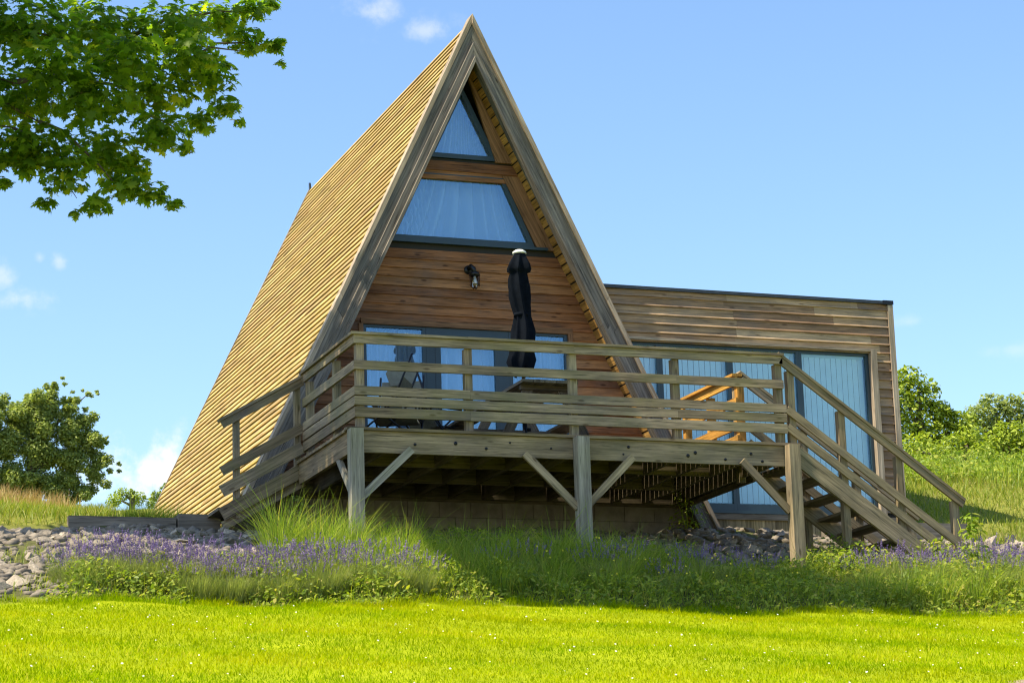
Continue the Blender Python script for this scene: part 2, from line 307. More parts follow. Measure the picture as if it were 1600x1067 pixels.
def blades(P, h, wid, lean, bend=.5, rnd=None, az=None):
    """grass blades: root points P (n,3), heights, widths; each blade bends over towards its own azimuth"""
    n = len(P); az = RNG.uniform(0, 2*np.pi, n) if az is None else az; rnd = RNG.random(n) if rnd is None else rnd
    D = np.stack([np.cos(az), np.sin(az), np.zeros(n)], 1); t2 = az+np.pi/2+RNG.normal(0, .7, n)
    S = np.stack([np.cos(t2), np.sin(t2), np.zeros(n)], 1)
    h = np.broadcast_to(h, n); wid = np.broadcast_to(wid, n); lean = np.broadcast_to(lean, n)
    def pt(f, k): return P+D*(h*lean*(f*(1-bend)+bend*f*f))[:, None]+np.array([0, 0, 1])*(h*f*(1-.18*lean*f))[:, None]+S*(wid*k)[:, None]
    V = np.stack([pt(0, -.5), pt(0, .5), pt(.55, .42), pt(.55, -.42), pt(1.0, 0)], 1).reshape(-1, 3)
    b = (np.arange(n)*5)[:, None]; F = np.concatenate([b+np.array([0, 1, 2, 3]), b+np.array([3, 2, 4])], 1).ravel()
    return V, F, np.tile([4, 3], n), np.repeat(rnd, 5)
def cards(C, N, size, shape, rnd=None, hang=0.0):
    """flat leaves of outline `shape` (k,2) centred at C with normals N"""
    n = len(C); N = N/np.linalg.norm(N, axis=1)[:, None]; a = RNG.normal(size=(n, 3)); a[:, 2] -= hang; a -= N*(a*N).sum(1)[:, None]; a /= np.linalg.norm(a, axis=1)[:, None]; b = np.cross(N, a)
    sh = np.asarray(shape); k = len(sh); size = np.broadcast_to(size, n)
    curl = (sh**2).sum(1)*.25
    V = C[:, None, :]+(a[:, None, :]*sh[None, :, 0:1]+b[:, None, :]*sh[None, :, 1:2]-N[:, None, :]*curl[None, :, None])*size[:, None, None]
    rnd = RNG.random(n) if rnd is None else rnd
    return V.reshape(-1, 3), np.arange(n*k), np.full(n, k), np.repeat(rnd, k)
def merge(parts):
    V = []; F = []; Cn = []; Rn = []; o = 0
    for v, f, c, r in parts: V.append(v); F.append(np.asarray(f)+o); Cn.append(c); Rn.append(r); o += len(v)
    return np.concatenate(V), np.concatenate(F), np.concatenate(Cn), np.concatenate(Rn)
OVAL = [(-1, 0), (-.5, .38), (.2, .42), (1, 0), (.2, -.42), (-.5, -.38)]
DIAM = [(-1, 0), (0, .45), (1, 0), (0, -.45)]
MAPLE = [(1.0, 0), (.62, .16), (.66, .36), (.42, .30), (.50, .80), (.28, .62), (.10, .42), (-.05, .72), (-.22, .98), (-.26, .60), (-.62, .62), (-.42, .22), (-.66, 0),
         (-.42, -.22), (-.62, -.62), (-.26, -.60), (-.22, -.98), (-.05, -.72), (.10, -.42), (.28, -.62), (.50, -.80), (.42, -.30), (.66, -.36), (.62, -.16)]

# ------------------------------------------------------------ ground
YK = [-60, -26, -2.3, -.1, 1.0, 3.0, 3.35, 4.5, 8.2, 10.2, 11.5, 13.5, 17, 30, 36, 60, 120, 160, 500]
PROF = [(-30, [-13.6, -6.85, -2.40, -1.62, -1.25, -.80, -.62, -.36, .25, .62, .92, 1.15, 1.55, 3.2, 4.2, 8.2, 15.5, 16, 16]),
        (-2.5, [-13.6, -6.85, -2.36, -1.55, -1.22, -.80, -.62, -.36, .25, .62, .92, 1.15, 1.55, 3.2, 4.2, 8.2, 15.5, 16, 16]),
        (0, [-13.6, -6.85, -2.33, -1.45, -1.20, -.80, -.72, -.70, -.6, -.3, .5, 1.15, 1.6, 3.2, 4.2, 8.2, 15.5, 16, 16]),
        (5.6, [-13.6, -6.85, -2.40, -1.62, -1.25, -.66, -.62, -.6, -.5, -.2, .5, 1.2, 1.6, 3.3, 4.3, 8.2, 15.5, 16, 16]),
        (8.2, [-13.6, -6.85, -2.36, -1.55, -1.16, -.70, -.6, -.4, .4, .9, 1.3, 1.9, 2.4, 3.8, 4.6, 8.2, 15.5, 16, 16]),
        (10.2, [-13.6, -6.85, -2.32, -1.50, -1.10, -.62, -.45, .0, 1.1, 1.5, 1.7, 2.0, 2.5, 4.0, 4.8, 8.2, 15.5, 16, 16]),
        (14, [-13.6, -6.85, -2.32, -1.50, -1.08, -.50, -.35, .1, 1.15, 1.55, 1.8, 2.1, 2.6, 4.3, 5.1, 8.2, 15.5, 16, 16]),
        (60, [-13.6, -6.85, -2.32, -1.50, -1.08, -.50, -.35, .1, 1.15, 1.55, 1.8, 2.1, 2.6, 4.3, 5.1, 8.2, 15.5, 16, 16])]
def gz(x, y):
    x = np.asarray(x, float); y = np.asarray(y, float)
    zz = np.stack([np.interp(y, YK, p) for _, p in PROF]); xs = np.array([p for p, _ in PROF])
    i = np.clip(np.searchsorted(xs, x)-1, 0, len(xs)-2); f = np.clip((x-xs[i])/(xs[i+1]-xs[i]), 0, 1)
    z0 = np.take_along_axis(zz, i[None], 0)[0]; z1 = np.take_along_axis(zz, i[None]+1, 0)[0]
    amp = np.where(y < -2.5, .025, .05)
    return z0*(1-f)+z1*f+amp*(np.sin(x*1.9+y*.7)*np.sin(y*1.3-x*.4))*np.where(np.abs(y) > 50, 0, 1)
gx = np.unique(np.concatenate([np.linspace(-300, -20, 15), np.linspace(-20, 26, 150), np.linspace(26, 300, 15)]))
gy = np.unique(np.concatenate([np.linspace(-60, -16, 23), np.linspace(-16, 20, 150), np.linspace(20, 500, 40)]))
X, Y = np.meshgrid(gx, gy); Z = gz(X.ravel(), Y.ravel()); V = np.stack([X.ravel(), Y.ravel(), Z], 1)
nx, ny = len(gx), len(gy); ii = (np.arange(ny-1)[:, None]*nx+np.arange(nx-1)[None]).ravel()
F = np.stack([ii, ii+1, ii+nx+1, ii+nx], 1).ravel()
me = raw_mesh('ground', V, F, np.full(len(ii), 4), np.zeros(len(V))); me.polygons.foreach_set('use_smooth', [True]*len(me.polygons))
tag(place('ground', me, 'ground'), kind='structure')

# ------------------------------------------------------------ A-frame cabin
XC, ZA, K, YF, YB = 2.734, 6.432, 0.4781, 3.25, 11.62
TH = math.atan(1/K); SL = math.hypot(1, K)                    # rake: per metre down, K metres out
def rake(side, z, off=0.0):                                   # point of the roof plane at height z, moved inwards by off (perpendicular)
    zz = ZA-off*math.sqrt(1+1/K**2)*1.0
    return XC+side*K*(zz-z)
cabin = thing('a_frame_cabin', 'tall steep A-frame timber cabin with yellow slatted roof and brown gable wall behind the deck', 'cabin', (XC, YF, -.7))
def rdir(side): return Vector((side*K, 0, -1)).normalized()
def rnorm(side): return Vector((side*1, 0, K)).normalized()
for side in (-1, 1):
    n = rnorm(side); d = rdir(side); ap = Vector((XC, 0, ZA))
    L = 8.95; b = MB()
    # solid roof body under the slats
    q0 = ap-n*.035+d*.035/K; q1 = ap-n*.035+d*L; tv = -n*.19
    b.prism([q0+Vector((0, YF+.06, 0)), q1+Vector((0, YF+.06, 0)), q1+tv+Vector((0, YF+.06, 0)), q0+d*.19/K+tv+Vector((0, YF+.06, 0))], (0, YB-YF-.09, 0), (0, 1, 0))
    rf = b.build('roof_slope', 'membrane', cabin)
    s = MB(); pitch = .123; i = 0; dist = .02
    while dist < L-.05:
        y = YF+.05; cuts = [y]
        while cuts[-1] < YB-.6: cuts.append(min(YB, cuts[-1]+random.choice((.9, 1.2, 1.8, 2.4, 3.0))*random.uniform(.8, 1.1)))
        cuts[-1] = YB+random.uniform(-.012, .03)
        for c0, c1 in zip(cuts, cuts[1:]):
            wv = random.uniform(-.002, .002)
            cen = ap+d*(dist+.052+wv)+n*(.008+random.uniform(-.0015, .0015)); tilt = .13+random.uniform(-.014, .014)
            dd = (d*math.cos(tilt)+n*math.sin(tilt)).normalized(); nn = (n*math.cos(tilt)-d*math.sin(tilt)).normalized()
            s.obox(cen+Vector((0, (c0+c1)/2, 0)), ((0, 1, 0), dd, nn), ((c1-c0)/2-.002, .0495, .0145))
        dist += pitch
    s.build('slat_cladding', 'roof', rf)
    # bargeboards at the front: cap, two boards, inner trim
    yb_ = YF
    for (nm, o0, o1, y0, y1, mt) in (('verge_cap', -.038, .020, -.045 if side > 0 else -.008, .19, 'trim'), ('bargeboard', .020, .145, .0, .06, 'barge'), ('bargeboard', .145, .238, -.06, .06, 'barge'), ('barge_trim', .238, .276, -.12, .05, 'barge')):
        p = MB(); k2 = math.sqrt(1+1/K**2)
        A = lambda o: Vector((XC, 0, ZA-o*SL/K))               # apex of the plane offset inwards by o
        zlow = -1.2 if side > 0 else -1.0
        def low(o): a = A(o); return Vector((XC+side*K*(a.z-zlow), 0, zlow))
        # two lengths with a joint
        f = random.uniform(.48, .6)
        for g0, g1 in ((0, f), (f+.0006, 1)):
            lo0, lo1 = A(o0).lerp(low(o0), g0), A(o0).lerp(low(o0), g1); li0, li1 = A(o1).lerp(low(o1), g0), A(o1).lerp(low(o1), g1)
            sh = Vector((0, YF+y0, 0)); p.prism([lo0+sh, lo1+sh, li1+sh, li0+sh], (0, y1-y0, 0), d)
        bo = p.build(nm, mt, cabin)
    # rear verge
    p = MB(); q0 = ap+n*.03; p.prism([q0+Vector((0, YB+.035, 0)), q0+d*L+Vector((0, YB+.035, 0)), q0+d*L-n*.2+Vector((0, YB+.035, 0)), q0+d*.2/K-n*.2+Vector((0, YB+.035, 0))], (0, .03, 0), d); p.build('verge_cap', 'trim', cabin)
    # soffit boards between bargeboard and gable
    s = MB(); dist = .12
    off = .238
    base = Vector((XC, 0, ZA-off*SL/K))
    while dist < 8.3:
        c = base+d*(dist+.06)+n*.012
        s.obox(c+Vector((0, YF+.05+.2, 0)), ((0, 1, 0), d, n), (.19, .06, .012)); dist += .142
    s.build('soffit', 'soffit', cabin)
# small raised flashing at the back end of the ridge
p = MB(); p.prism([(XC-.03, YB-.05, ZA-.05), (XC-.03, YB+.04, ZA-.05), (XC-.03, YB+.04, ZA+.13), (XC-.03, YB+.01, ZA+.12)], (.03, 0, 0)); p.build('ridge_flashing', 'flash', cabin)

# gable wall of lapped boards, with openings
ZI = ZA-.238*SL/K                                             # inner apex
GY = 3.6
def gx2(z): return K*(ZI-z)
DOOR = (1.16, 4.19, -.02, 2.13); UPW = (3.33, 4.31)
RT_ = .30                                                     # raked trim width measured along x
b = MB(); z = -.26; pit = .128
while z < ZI-.1:
    z1 = z+pit; segs = []
    l0, r0 = XC-gx2(z), XC+gx2(z); l1, r1 = XC-gx2(z1), XC+gx2(z1)
    if z1 > ZI: l1 = r1 = XC
    if z < 2.13: segs = [((l0, l1), (1.16, 1.16)), ((4.19, 4.19), (r0, r1))]
    elif UPW[0]-.02 < z1 < UPW[1]+.03 or z1 > 4.56: segs = []
    else: segs = [((l0, l1), (r0, r1))]
    for (a0, a1), (c0, c1) in segs:
        n_ = max(1, int((c0-a0)/2.0)); cut = sorted(random.uniform(.25, .75) for _ in range(n_-1)); cut = [0]+cut+[1]
        for g0, g1 in zip(cut, cut[1:]):
            xa0, xa1 = a0+(c0-a0)*g0, a1+(c1-a1)*g0; xb0, xb1 = a0+(c0-a0)*g1-.001, a1+(c1-a1)*g1-.001
            f = .022
            b.add([(xa0, GY-f, z), (xb0, GY-f, z), (xb1, GY, z1+.012), (xa1, GY, z1+.012), (xa0, GY+.02, z), (xb0, GY+.02, z), (xb1, GY+.02, z1+.012), (xa1, GY+.02, z1+.012)],
                  [(0, 1, 2, 3), (7, 6, 5, 4), (0, 4, 5, 1), (2, 6, 7, 3), (1, 5, 6, 2), (0, 3, 7, 4)], [(x, zz, yy) for x, yy, zz in [(xa0, 0, z), (xb0, 0, z), (xb1, 0, z1), (xa1, 0, z1), (xa0, .02, z), (xb0, .02, z), (xb1, .02, z1), (xa1, .02, z1)]])
    z = z1
gw = b.build('gable_wall', 'gable', cabin)
# backing behind the boards (solid wall around the openings)
b = MB()
b.prism([(XC-gx2(-.4), GY+.021, -.4), (1.16, GY+.021, -.4), (1.16, GY+.021, 2.13), (XC-gx2(2.13), GY+.021, 2.13)], (0, .12, 0))
b.prism([(4.19, GY+.021, -.4), (XC+gx2(-.4), GY+.021, -.4), (XC+gx2(2.13), GY+.021, 2.13), (4.19, GY+.021, 2.13)], (0, .12, 0))
b.prism([(XC-gx2(2.13), GY+.021, 2.131), (XC+gx2(2.13), GY+.021, 2.131), (XC+gx2(3.33), GY+.021, 3.33), (XC-gx2(3.33), GY+.021, 3.33)], (0, .12, 0))
b.prism([(XC-gx2(4.31), GY+.021, 4.31), (XC+gx2(4.31), GY+.021, 4.31), (XC+gx2(4.53), GY+.021, 4.53), (XC-gx2(4.53), GY+.021, 4.53)], (0, .12, 0))
for sd in (-1, 1):
    for (za_, zb_) in ((3.331, 4.309), (4.531, ZI-.02)):
        b.prism([(XC+sd*gx2(za_), GY+.021, za_), (XC+sd*max(gx2(za_)-.1, 0), GY+.021, za_), (XC+sd*max(gx2(zb_)-.1, 0), GY+.021, zb_), (XC+sd*gx2(zb_), GY+.021, zb_)], (0, .12, 0))
b.build('wall_core', 'membrane', cabin)
# raked brown trims beside the upper windows and a beam between them
b = MB()
for sd in (-1, 1):
    for (za_, zb_) in ((3.30, 4.325), (4.515, ZI-.03)):
        tw = .07 if sd < 0 else .24
        b.prism([(XC+sd*gx2(za_), GY-.03, za_), (XC+sd*max(gx2(za_)-tw, .0), GY-.03, za_), (XC+sd*max(gx2(zb_)-tw, 0.0), GY-.03, zb_), (XC+sd*gx2(zb_), GY-.03, zb_)], (0, .045, 0), rdir(sd))
b.build('raked_trim', 'gtrim', cabin)

def corr_sheet(x0, x1, zfun0, zfun1, y, wl, amp, name, mat, parent, spread=0.0):
    """pleated cloth sheet hanging in an opening"""
    nx_ = max(20, int((x1-x0)/.012)); P = []; F = []; ph = random.uniform(0, 6)
    nz = 8; xm = x0+(x1-x0)*.62; fan = spread
    for i in range(nx_+1):
        f = i/nx_; x = x0+(x1-x0)*f
        for j in range(nz+1):
            g = j/nz; za, zb = zfun0(x), zfun1(x); zz = za+(zb-za)*g
            P.append((x, y+amp*(.8+.5*math.sin(x*3.1+ph))*(1.5-1.8*abs(math.sin((xm+(x-xm)*(1+fan*g))*math.pi/wl+ph+2.0*math.sin((xm+(x-xm)*(1+fan*g))*2.9+ph)))**.6)+amp*.35*math.sin(x*9+g*1.2), zz))
    for i in range(nx_):
        for j in range(nz): a = i*(nz+1)+j; F.append((a, a+nz+1, a+nz+2, a+1))
    m = MB(); m.add(P, F, None, .5, True); return m.build(name, mat, parent)
def frame_poly(outer, t, y0, y1, b):
    """frame of bars t wide inside a convex polygon (x, z)"""
    n = len(outer); C_ = [Vector(p) for p in outer]
    def inset(i):
        p = C_[i]; a = (C_[i]-C_[i-1]).normalized(); c = (C_[(i+1) % n]-C_[i]).normalized()
        na, nc = Vector((-a.y, a.x)), Vector((-c.y, c.x)); bis = (na+nc); return p+bis*(t/(1+na.dot(nc)))
    I = [inset(i) for i in range(n)]
    for i in range(n):
        j = (i+1) % n
        b.prism([(C_[i].x, y0, C_[i].y), (C_[j].x, y0, C_[j].y), (I[j].x, y0, I[j].y), (I[i].x, y0, I[i].y)], (0, y1-y0, 0))
    return [(p.x, p.y) for p in I]
# upper trapezoid window and top triangle window
for nm, poly, cw in (('window', [(XC-gx2(3.335)+.06, 3.335), (XC+gx2(3.335)-.26, 3.335), (XC+gx2(4.30)-.22, 4.30), (XC-gx2(4.30)+.06, 4.30)], .5),
                     ('window', [(XC-gx2(4.535)+.07, 4.535), (XC+gx2(4.535)-.19, 4.535), (XC-.06, ZI-.13/K)], .3)):
    b = MB(); I = frame_poly(poly, .065, GY-.012, GY+.07, b); fr = b.build(nm, 'frame', cabin)
    if len(poly) == 4: fr['label'] = 'large trapezoid window with pale curtains'
    else: fr['label'] = 'small triangular window under the apex'
    g = MB(); g.prism([(x, GY+.02, z_) for x, z_ in I], (0, .008, 0)); g.build('pane', 'glass', fr)
    zb_ = poly[0][1]+.02; xl, xr_ = poly[0][0], poly[1][0]
    if len(poly) == 4: top = lambda x: min(poly[2][1]+.05, zb_+max(0.05, (min(x-xl, xr_-x)+.12)/K))
    else: top = lambda x: zb_+max(.05, (min(x-xl, xr_-x))/K)
    corr_sheet(xl+.03, xr_-.03, lambda x: zb_, top, GY+.25, cw*.42, .085, 'curtain', 'curtain', fr, .7)
b = MB(); b.box(XC-gx2(3.3)+.1, XC+gx2(3.3)-.1, GY-.05, GY+.0, 3.295, 3.333); b.build('window_sill', 'frame', cabin)
# patio door set
b = MB(); T = .035
b.box(1.16, 4.19, GY-.035, GY+.06, 2.131, 2.205); b.box(1.13, 1.195, GY-.035, GY+.06, -.02, 2.130); b.box(4.125, 4.19, GY-.035, GY+.06, -.02, 2.130)
b.build('door_trim', 'gtrim', cabin)
def glazed(x0, x1, z0, z1, stl, top_, bot, name, parent, label=None, cw=.15, gl='glass', y=GY, curtain=True):
    b = MB(); b.box(x0, x0+stl, y, y+.06, z0, z1); b.box(x1-stl, x1, y, y+.06, z0, z1)
    b.box(x0+stl, x1-stl, y+.001, y+.059, z1-top_, z1, 0); b.box(x0+stl, x1-stl, y+.001, y+.059, z0, z0+bot, 0)
    fr = b.build(name, 'frame', parent)
    if label: fr['label'] = label
    g = MB(); g.box(x0+stl, x1-stl, y+.025, y+.033, z0+bot, z1-top_); g.build('pane', gl, fr)
    if curtain: corr_sheet(x0+.01, x1-.01, lambda x: z0+.01, lambda x: z1-.01, y+.22, cw, .07, 'curtain', 'curtain', fr)
    return fr
glazed(1.197, 2.075, 0, 2.13, .045, .035, .06, 'window', cabin, 'fixed glazed panel left of the patio door')
dr = glazed(2.078, 3.262, 0, 2.13, .205, .20, .16, 'door', cabin, 'dark framed glazed patio door')
b = MB(); b.box(2.20, 2.206, GY-.002, GY+.01, .02, 1.98); b.build('door_joint', 'black', dr)
b = MB(); b.tube([(2.25, GY, 1.02), (2.25, GY-.05, 1.02), (2.36, GY-.05, 1.02)], .01, 6); b.build('handle', 'steel', dr)
glazed(3.265, 4.123, 0, 2.13, .045, .035, .06, 'window', cabin, 'fixed glazed panel right of the patio door')
# floor slab edge and block foundation
b = MB(); b.box(-.35, 5.7, 3.46, 3.60, -.27, -.0, 0); b.build('sole_beam', 'joist', cabin)
b = MB()
for r_ in range(3):
    x = -.5-(.22 if r_ % 2 else 0); zt = -.275-r_*.205
    while x < 5.68:
        x1 = min(x+.44, 5.70); b.box(x+.004, x1-.004, 3.40, 3.6, zt-.199, zt, 0); x = x1
b.build('foundation_wall', 'block', cabin)
b = MB(); b.box(-.45, 5.69, 3.42, 3.58, -.9, -.276, 0); b.build('mortar_core', 'membrane', cabin)
b = MB(); b.prism([(XC-gx2(-.9), YB-.1, -.9), (XC+gx2(-.9), YB-.1, -.9), (XC, YB-.1, ZI)], (0, .06, 0)); b.build('rear_wall', 'membrane', cabin)

# wall lamp
lamp = thing('wall_lamp', 'black caged bulkhead lamp with glass jar on the brown gable wall', 'lamp', (2.72, GY-.02, 2.93))
b = MB(); b.tube([(2.70, GY-.018, 2.955), (2.70, GY-.035, 2.955)], .062, 14); b.tube([(2.70, GY-.03, 2.97), (2.71, GY-.10, 2.99), (2.735, GY-.14, 2.95), (2.745, GY-.145, 2.875)], .032, 10); b.build('bracket', 'black', lamp)
b = MB(); b.tube([(2.745, GY-.145, 2.893), (2.745, GY-.145, 2.845)], [.062, .078], 14); b.build('lamp_cap', 'black', lamp)
b = MB(); b.tube([(2.745, GY-.145, 2.845), (2.745, GY-.145, 2.72), (2.745, GY-.145, 2.675)], [.048, .048, .03], 14); b.build('lamp_glass', 'lampglass', lamp)
b = MB(); b.tube([(2.745, GY-.145, 2.84), (2.745, GY-.145, 2.75)], [.018, .028], 8); b.build('bulb', 'white', lamp)
b = MB()
for k in range(6):
    a = k*math.pi/3; cx_, cy_ = math.cos(a), math.sin(a); b.tube([(2.745+.07*cx_, GY-.145+.07*cy_, 2.85), (2.745+.066*cx_, GY-.145+.066*cy_, 2.70), (2.745+.02*cx_, GY-.145+.02*cy_, 2.66)], .004, 5)
for zz in (2.79, 2.72): b.tube([(2.745+.068*math.cos(t*math.pi/8), GY-.145+.068*math.sin(t*math.pi/8), zz) for t in range(17)], .004, 5)
b.build('cage', 'black', lamp)

# ------------------------------------------------------------ flat roofed extension
WY = 3.5
wing = thing('timber_extension', 'flat roofed extension clad in grey brown boards with tall blue glazing right of the A-frame', 'extension', (6.9, WY, -.6))
b = MB(); z = -.25; Z1 = 2.80
while z < Z1-.01:
    z1 = min(z+.1285, Z1); segs = [(4.2, 9.07)] if z > 2.09 else [(8.835, 9.07)]
    if z < 2.09 < z1+.02: segs = [(4.2, 9.07)] if z > 2.06 else [(8.835, 9.07)]
    for a0, c0 in segs:
        a0 = max(a0, rake(1, z)-.07); cut = [a0]; 
        while cut[-1] < c0-.01: cut.append(min(c0, cut[-1]+random.uniform(1.3, 2.6)))
        for g0, g1 in zip(cut, cut[1:]):
            fo = random.uniform(-.002, .002); pr = [(z1+.01, -.001), (z+.034, -.009), (z+.008, -.026), (z, -.026), (z, .02), (z1+.01, .02)]; P = []; Lc = []
            for gx_ in (g0, g1-.0015):
                for zz, yy in pr: P.append((gx_, WY+yy+fo, zz)); Lc.append((gx_, zz, yy))
            b.add(P, [(k_, (k_+1) % 6, (k_+1) % 6+6, k_+6) for k_ in range(6)]+[(5, 4, 3, 2, 1, 0), (6, 7, 8, 9, 10, 11)], Lc)
    z = z1
b.build('front_cladding', 'wing', wing)
b = MB(); b.box(4.83, 9.06, WY+.021, WY+.15, 2.13, 2.79, 0); b.box(8.84, 9.06, WY+.021, WY+.15, -.3, 2.129, 2); b.box(5.8, 9.06, 6.6, 6.7, -.3, 2.79, 0); b.box(9.0, 9.06, WY+.151, 6.6, -.3, 2.79, 1); b.box(4.6, 9.0, WY+.151, 6.6, 2.6, 2.75, 0)
b.box(5.9, 9.0, WY+.151, 6.6, -.35, -.28, 0)
b.build('wall_core', 'membrane', wing)
b = MB(); z = -.25
while z < 2.79:
    b.obox((9.078, 5.1, z+.064), ((0, 1, 0), (0.15, 0, 1), (1, 0, -.15)), (1.58, .064, .011)); z += .1285
b.build('side_cladding', 'wing', wing)
b = MB(); b.box(9.072, 9.155, WY-.045, WY+.10, -.35, 2.785, 2); b.build('corner_board', 'trim', wing)
b = MB(); b.box(4.46, 9.10, WY-.04, WY+.09, 2.802, 2.848, 0); b.build('roof_flashing', 'flash', wing)
b = MB(); b.box(9.0, 9.165, WY-.05, WY+.12, 2.796, 2.854, 0); b.box(9.10, 9.17, WY+.121, 6.7, 2.79, 2.862, 1); b.build('corner_flashing', 'black', wing)
b = MB(); b.prism([(9.09, 5.6, 2.36), (9.09, 5.6, 2.50), (9.33, 5.6, 2.50)], (0, .5, 0)); b.build('gutter_end', 'flash', wing)
b = MB(); b.box(8.742, 8.835, WY-.055, WY+.05, -.3, 2.115, 2); b.build('window_jamb', 'trim', wing)
b = MB(); b.box(4.8, 8.741, WY-.05, WY+.05, 2.082, 2.118, 0); b.build('window_head', 'trim', wing)
XS = [(4.35, 5.46), (5.46, 6.535), (6.535, 7.62), (7.62, 8.735)]
for k, (xa, xb) in enumerate(XS):
    if k == 0:                                               # first pane is cut off by the A-frame roof
        rk = lambda zz: rake(1, zz)-.09; b = MB(); zl = ZA-(xb-XC-.05)/K
        b.box(xb-.045, xb-.001, WY+.03, WY+.09, zl, 2.075, 2); b.box(rk(2.03), xb-.046, WY+.031, WY+.089, 2.025, 2.075, 0); fr = b.build('window', 'frame', wing)
        g = MB(); g.prism([(xb-.046, WY+.055, zl), (xb-.046, WY+.055, 2.024), (rk(2.024), WY+.055, 2.024)], (0, .008, 0)); g.build('pane', 'glassw', fr)
    else:
        fr = glazed(xa+.001, xb-.001, -.27 if k > 1 else -.27, 2.075, .044, .05, .10, 'window', wing, None, gl='glassw', y=WY+.03, curtain=False)
    b = MB(); x = xa+.05 if k else 4.93
    while x < xb-.06:
        zlo = max(-.14, ZA-(x-XC)/K+.03); b.obox((x+.044, WY+.15, (zlo+2.0)/2), ((0, 0, 1), (1, -.16, 0), (.16, 1, 0)), ((2.0-zlo)/2, .0375, .0015)); x += .086
    b.box(max(xa+.03, 4.93), xb-.03, WY+.12, WY+.18, 2.0, 2.06, 0)
    b.build('vertical_blind', 'blind', fr)
b = MB(); b.box(5.93, 8.735, WY-.06, WY+.1, -.315, -.272, 0); b.build('window_sill', 'frame', wing)
b = MB(); b.box(5.72, 9.06, WY-.05, WY+.06, -.40, -.317, 0); b.build('sole_plate', 'sleeper', wing)
b = MB(); x = 5.72
while x < 9.0: b.box(x, x+.148, WY-.02+random.uniform(-.004, .004), WY+.03, -.95, -.402, 2); x += .152
b.build('plinth_boards', 'stair', wing)

# ------------------------------------------------------------ deck
deck = thing('timber_deck', 'raised weathered timber deck on square posts in front of the A-frame', 'deck', (2.8, 0, -1.5))
b = MB(); y = -.035
while y < 3.42:
    w_ = .138; x0 = -.09 if y < 2.25 else -.03
    x1 = 5.70
    if y < 0: x0, x1 = -.11, 5.72
    cuts = [x0, 2.78+random.uniform(-.02, .02), x1]
    for a, c in zip(cuts, cuts[1:]): b.box(a, c-.002, y, min(y+w_, 3.44), -.034, 0, 0)
    y += w_+.009
b.build('deck_boards', 'deck', deck)
b = MB()
for a, c in ((-.05, 2.70), (2.86, 5.62)): b.box(a, c, -.0, .045, -.29, -.036, 0, random.uniform(.2, .9))
b.build('front_beam', 'deck', deck)
# bolt heads on the front beam
for x, zz in ((.72, -.18), (1.22, -.15), (1.60, -.2), (2.42, -.17), (3.35, -.21), (3.42, -.12), (4.2, -.2), (4.3, -.16), (4.7, -.23), (5.05, -.15), (5.2, -.24), (1.9, -.12)):
    b = MB(); b.tube([(x, .001, zz), (x, -.008, zz)], random.choice((.012, .018, .022)), 10); b.build('bolt', 'black', deck)
b = MB(); b.box(-.055, -.008, .0, 2.3, -.29, -.036, 1); b.build('side_beam', 'deck', deck)
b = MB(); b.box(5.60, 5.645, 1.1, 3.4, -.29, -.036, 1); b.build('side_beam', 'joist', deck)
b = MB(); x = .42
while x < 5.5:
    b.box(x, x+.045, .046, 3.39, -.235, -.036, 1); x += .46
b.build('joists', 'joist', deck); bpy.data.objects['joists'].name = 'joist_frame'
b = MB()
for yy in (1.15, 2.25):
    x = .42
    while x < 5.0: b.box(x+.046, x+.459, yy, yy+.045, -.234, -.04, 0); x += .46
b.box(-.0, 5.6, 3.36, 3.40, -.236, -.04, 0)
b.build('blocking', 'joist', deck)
for (xa, xb, zb) in ((-.10, .055, -1.9), (2.70, 2.855, -1.9), (5.505, 5.65, -1.9)):
    b = MB(); b.box(xa, xb, -.155, -.002, zb, -.036, 2); b.build('post', 'post' if xa < 5 else 'stair', deck)
for (p0, p1) in (((.66, -.25), (.05, -.82)), ((2.06, -.25), (2.71, -.88)), ((3.45, -.25), (2.85, -.84)), ((4.90, -.25), (5.51, -.86))):
    b = MB(); a = Vector((p1[0]-p0[0], 0, p1[1]-p0[1])).normalized(); b.beam((p0[0], -.03 if False else -.055, p0[1]), (p1[0], -.055, p1[1]), .09, .045, (0, 0, 1) if abs(a.z) < .99 else (1, 0, 0)); b.build('brace', 'post' if p0[0] < 1 else 'deck', deck)
b = MB(); b.beam((-.03, .62, -.25), (-.03, -.0, -.82), .09, .045, (0, 0, 1)); b.build('brace', 'post', deck)

# railing: front and left side
ral = thing('deck_railing', 'weathered five board railing along the front and left side of the deck', 'railing', (2.8, .05, 0))
W = 5.555; YL = 2.3
LV = [(.692, .798), (.388, .492), (.267, .372), (.127, .243)]
b = MB()
for a, c in ((-.0, 2.765), (2.766, W)): b.box(a, c, -.0, .036, 1.002, 1.102, 0)
b.build('top_rail', 'rail', ral)
b = MB(); b.box(-.0, .036, .037, YL, 1.002, 1.102, 1); b.build('top_rail', 'rail', ral)
b = MB()
for a, c in ((-.035, 1.4), (1.401, 4.1), (4.101, W+.01)): b.box(a, c, -.03, .125, 1.104, 1.135, 0)
b.build('handrail_cap', 'rail', ral)
b = MB(); b.box(-.035, .12, .126, YL+.02, 1.104, 1.135, 1); b.build('handrail_cap', 'rail', ral)
for (z0, z1) in LV:
    b = MB(); j = 1.42 if z0 in (.127, .388) else 4.1
    xe = W+(.0 if z0 > .6 else .02)
    for a, c in ((0, j), (j+.002, xe)): b.box(a, c, -.0, .034, z0, z1, 0)
    b.build('rail', 'rail', ral)
    b = MB(); b.box(0, .034, .035, YL+.01, z0, z1, 1); b.build('rail', 'rail', ral)
for x in (0.036, 1.375, 2.71, 4.06, 5.46):
    b = MB(); b.box(x, x+.092, .037, .13, .0, 1.003, 2); b.build('railing_post', 'rail', ral)
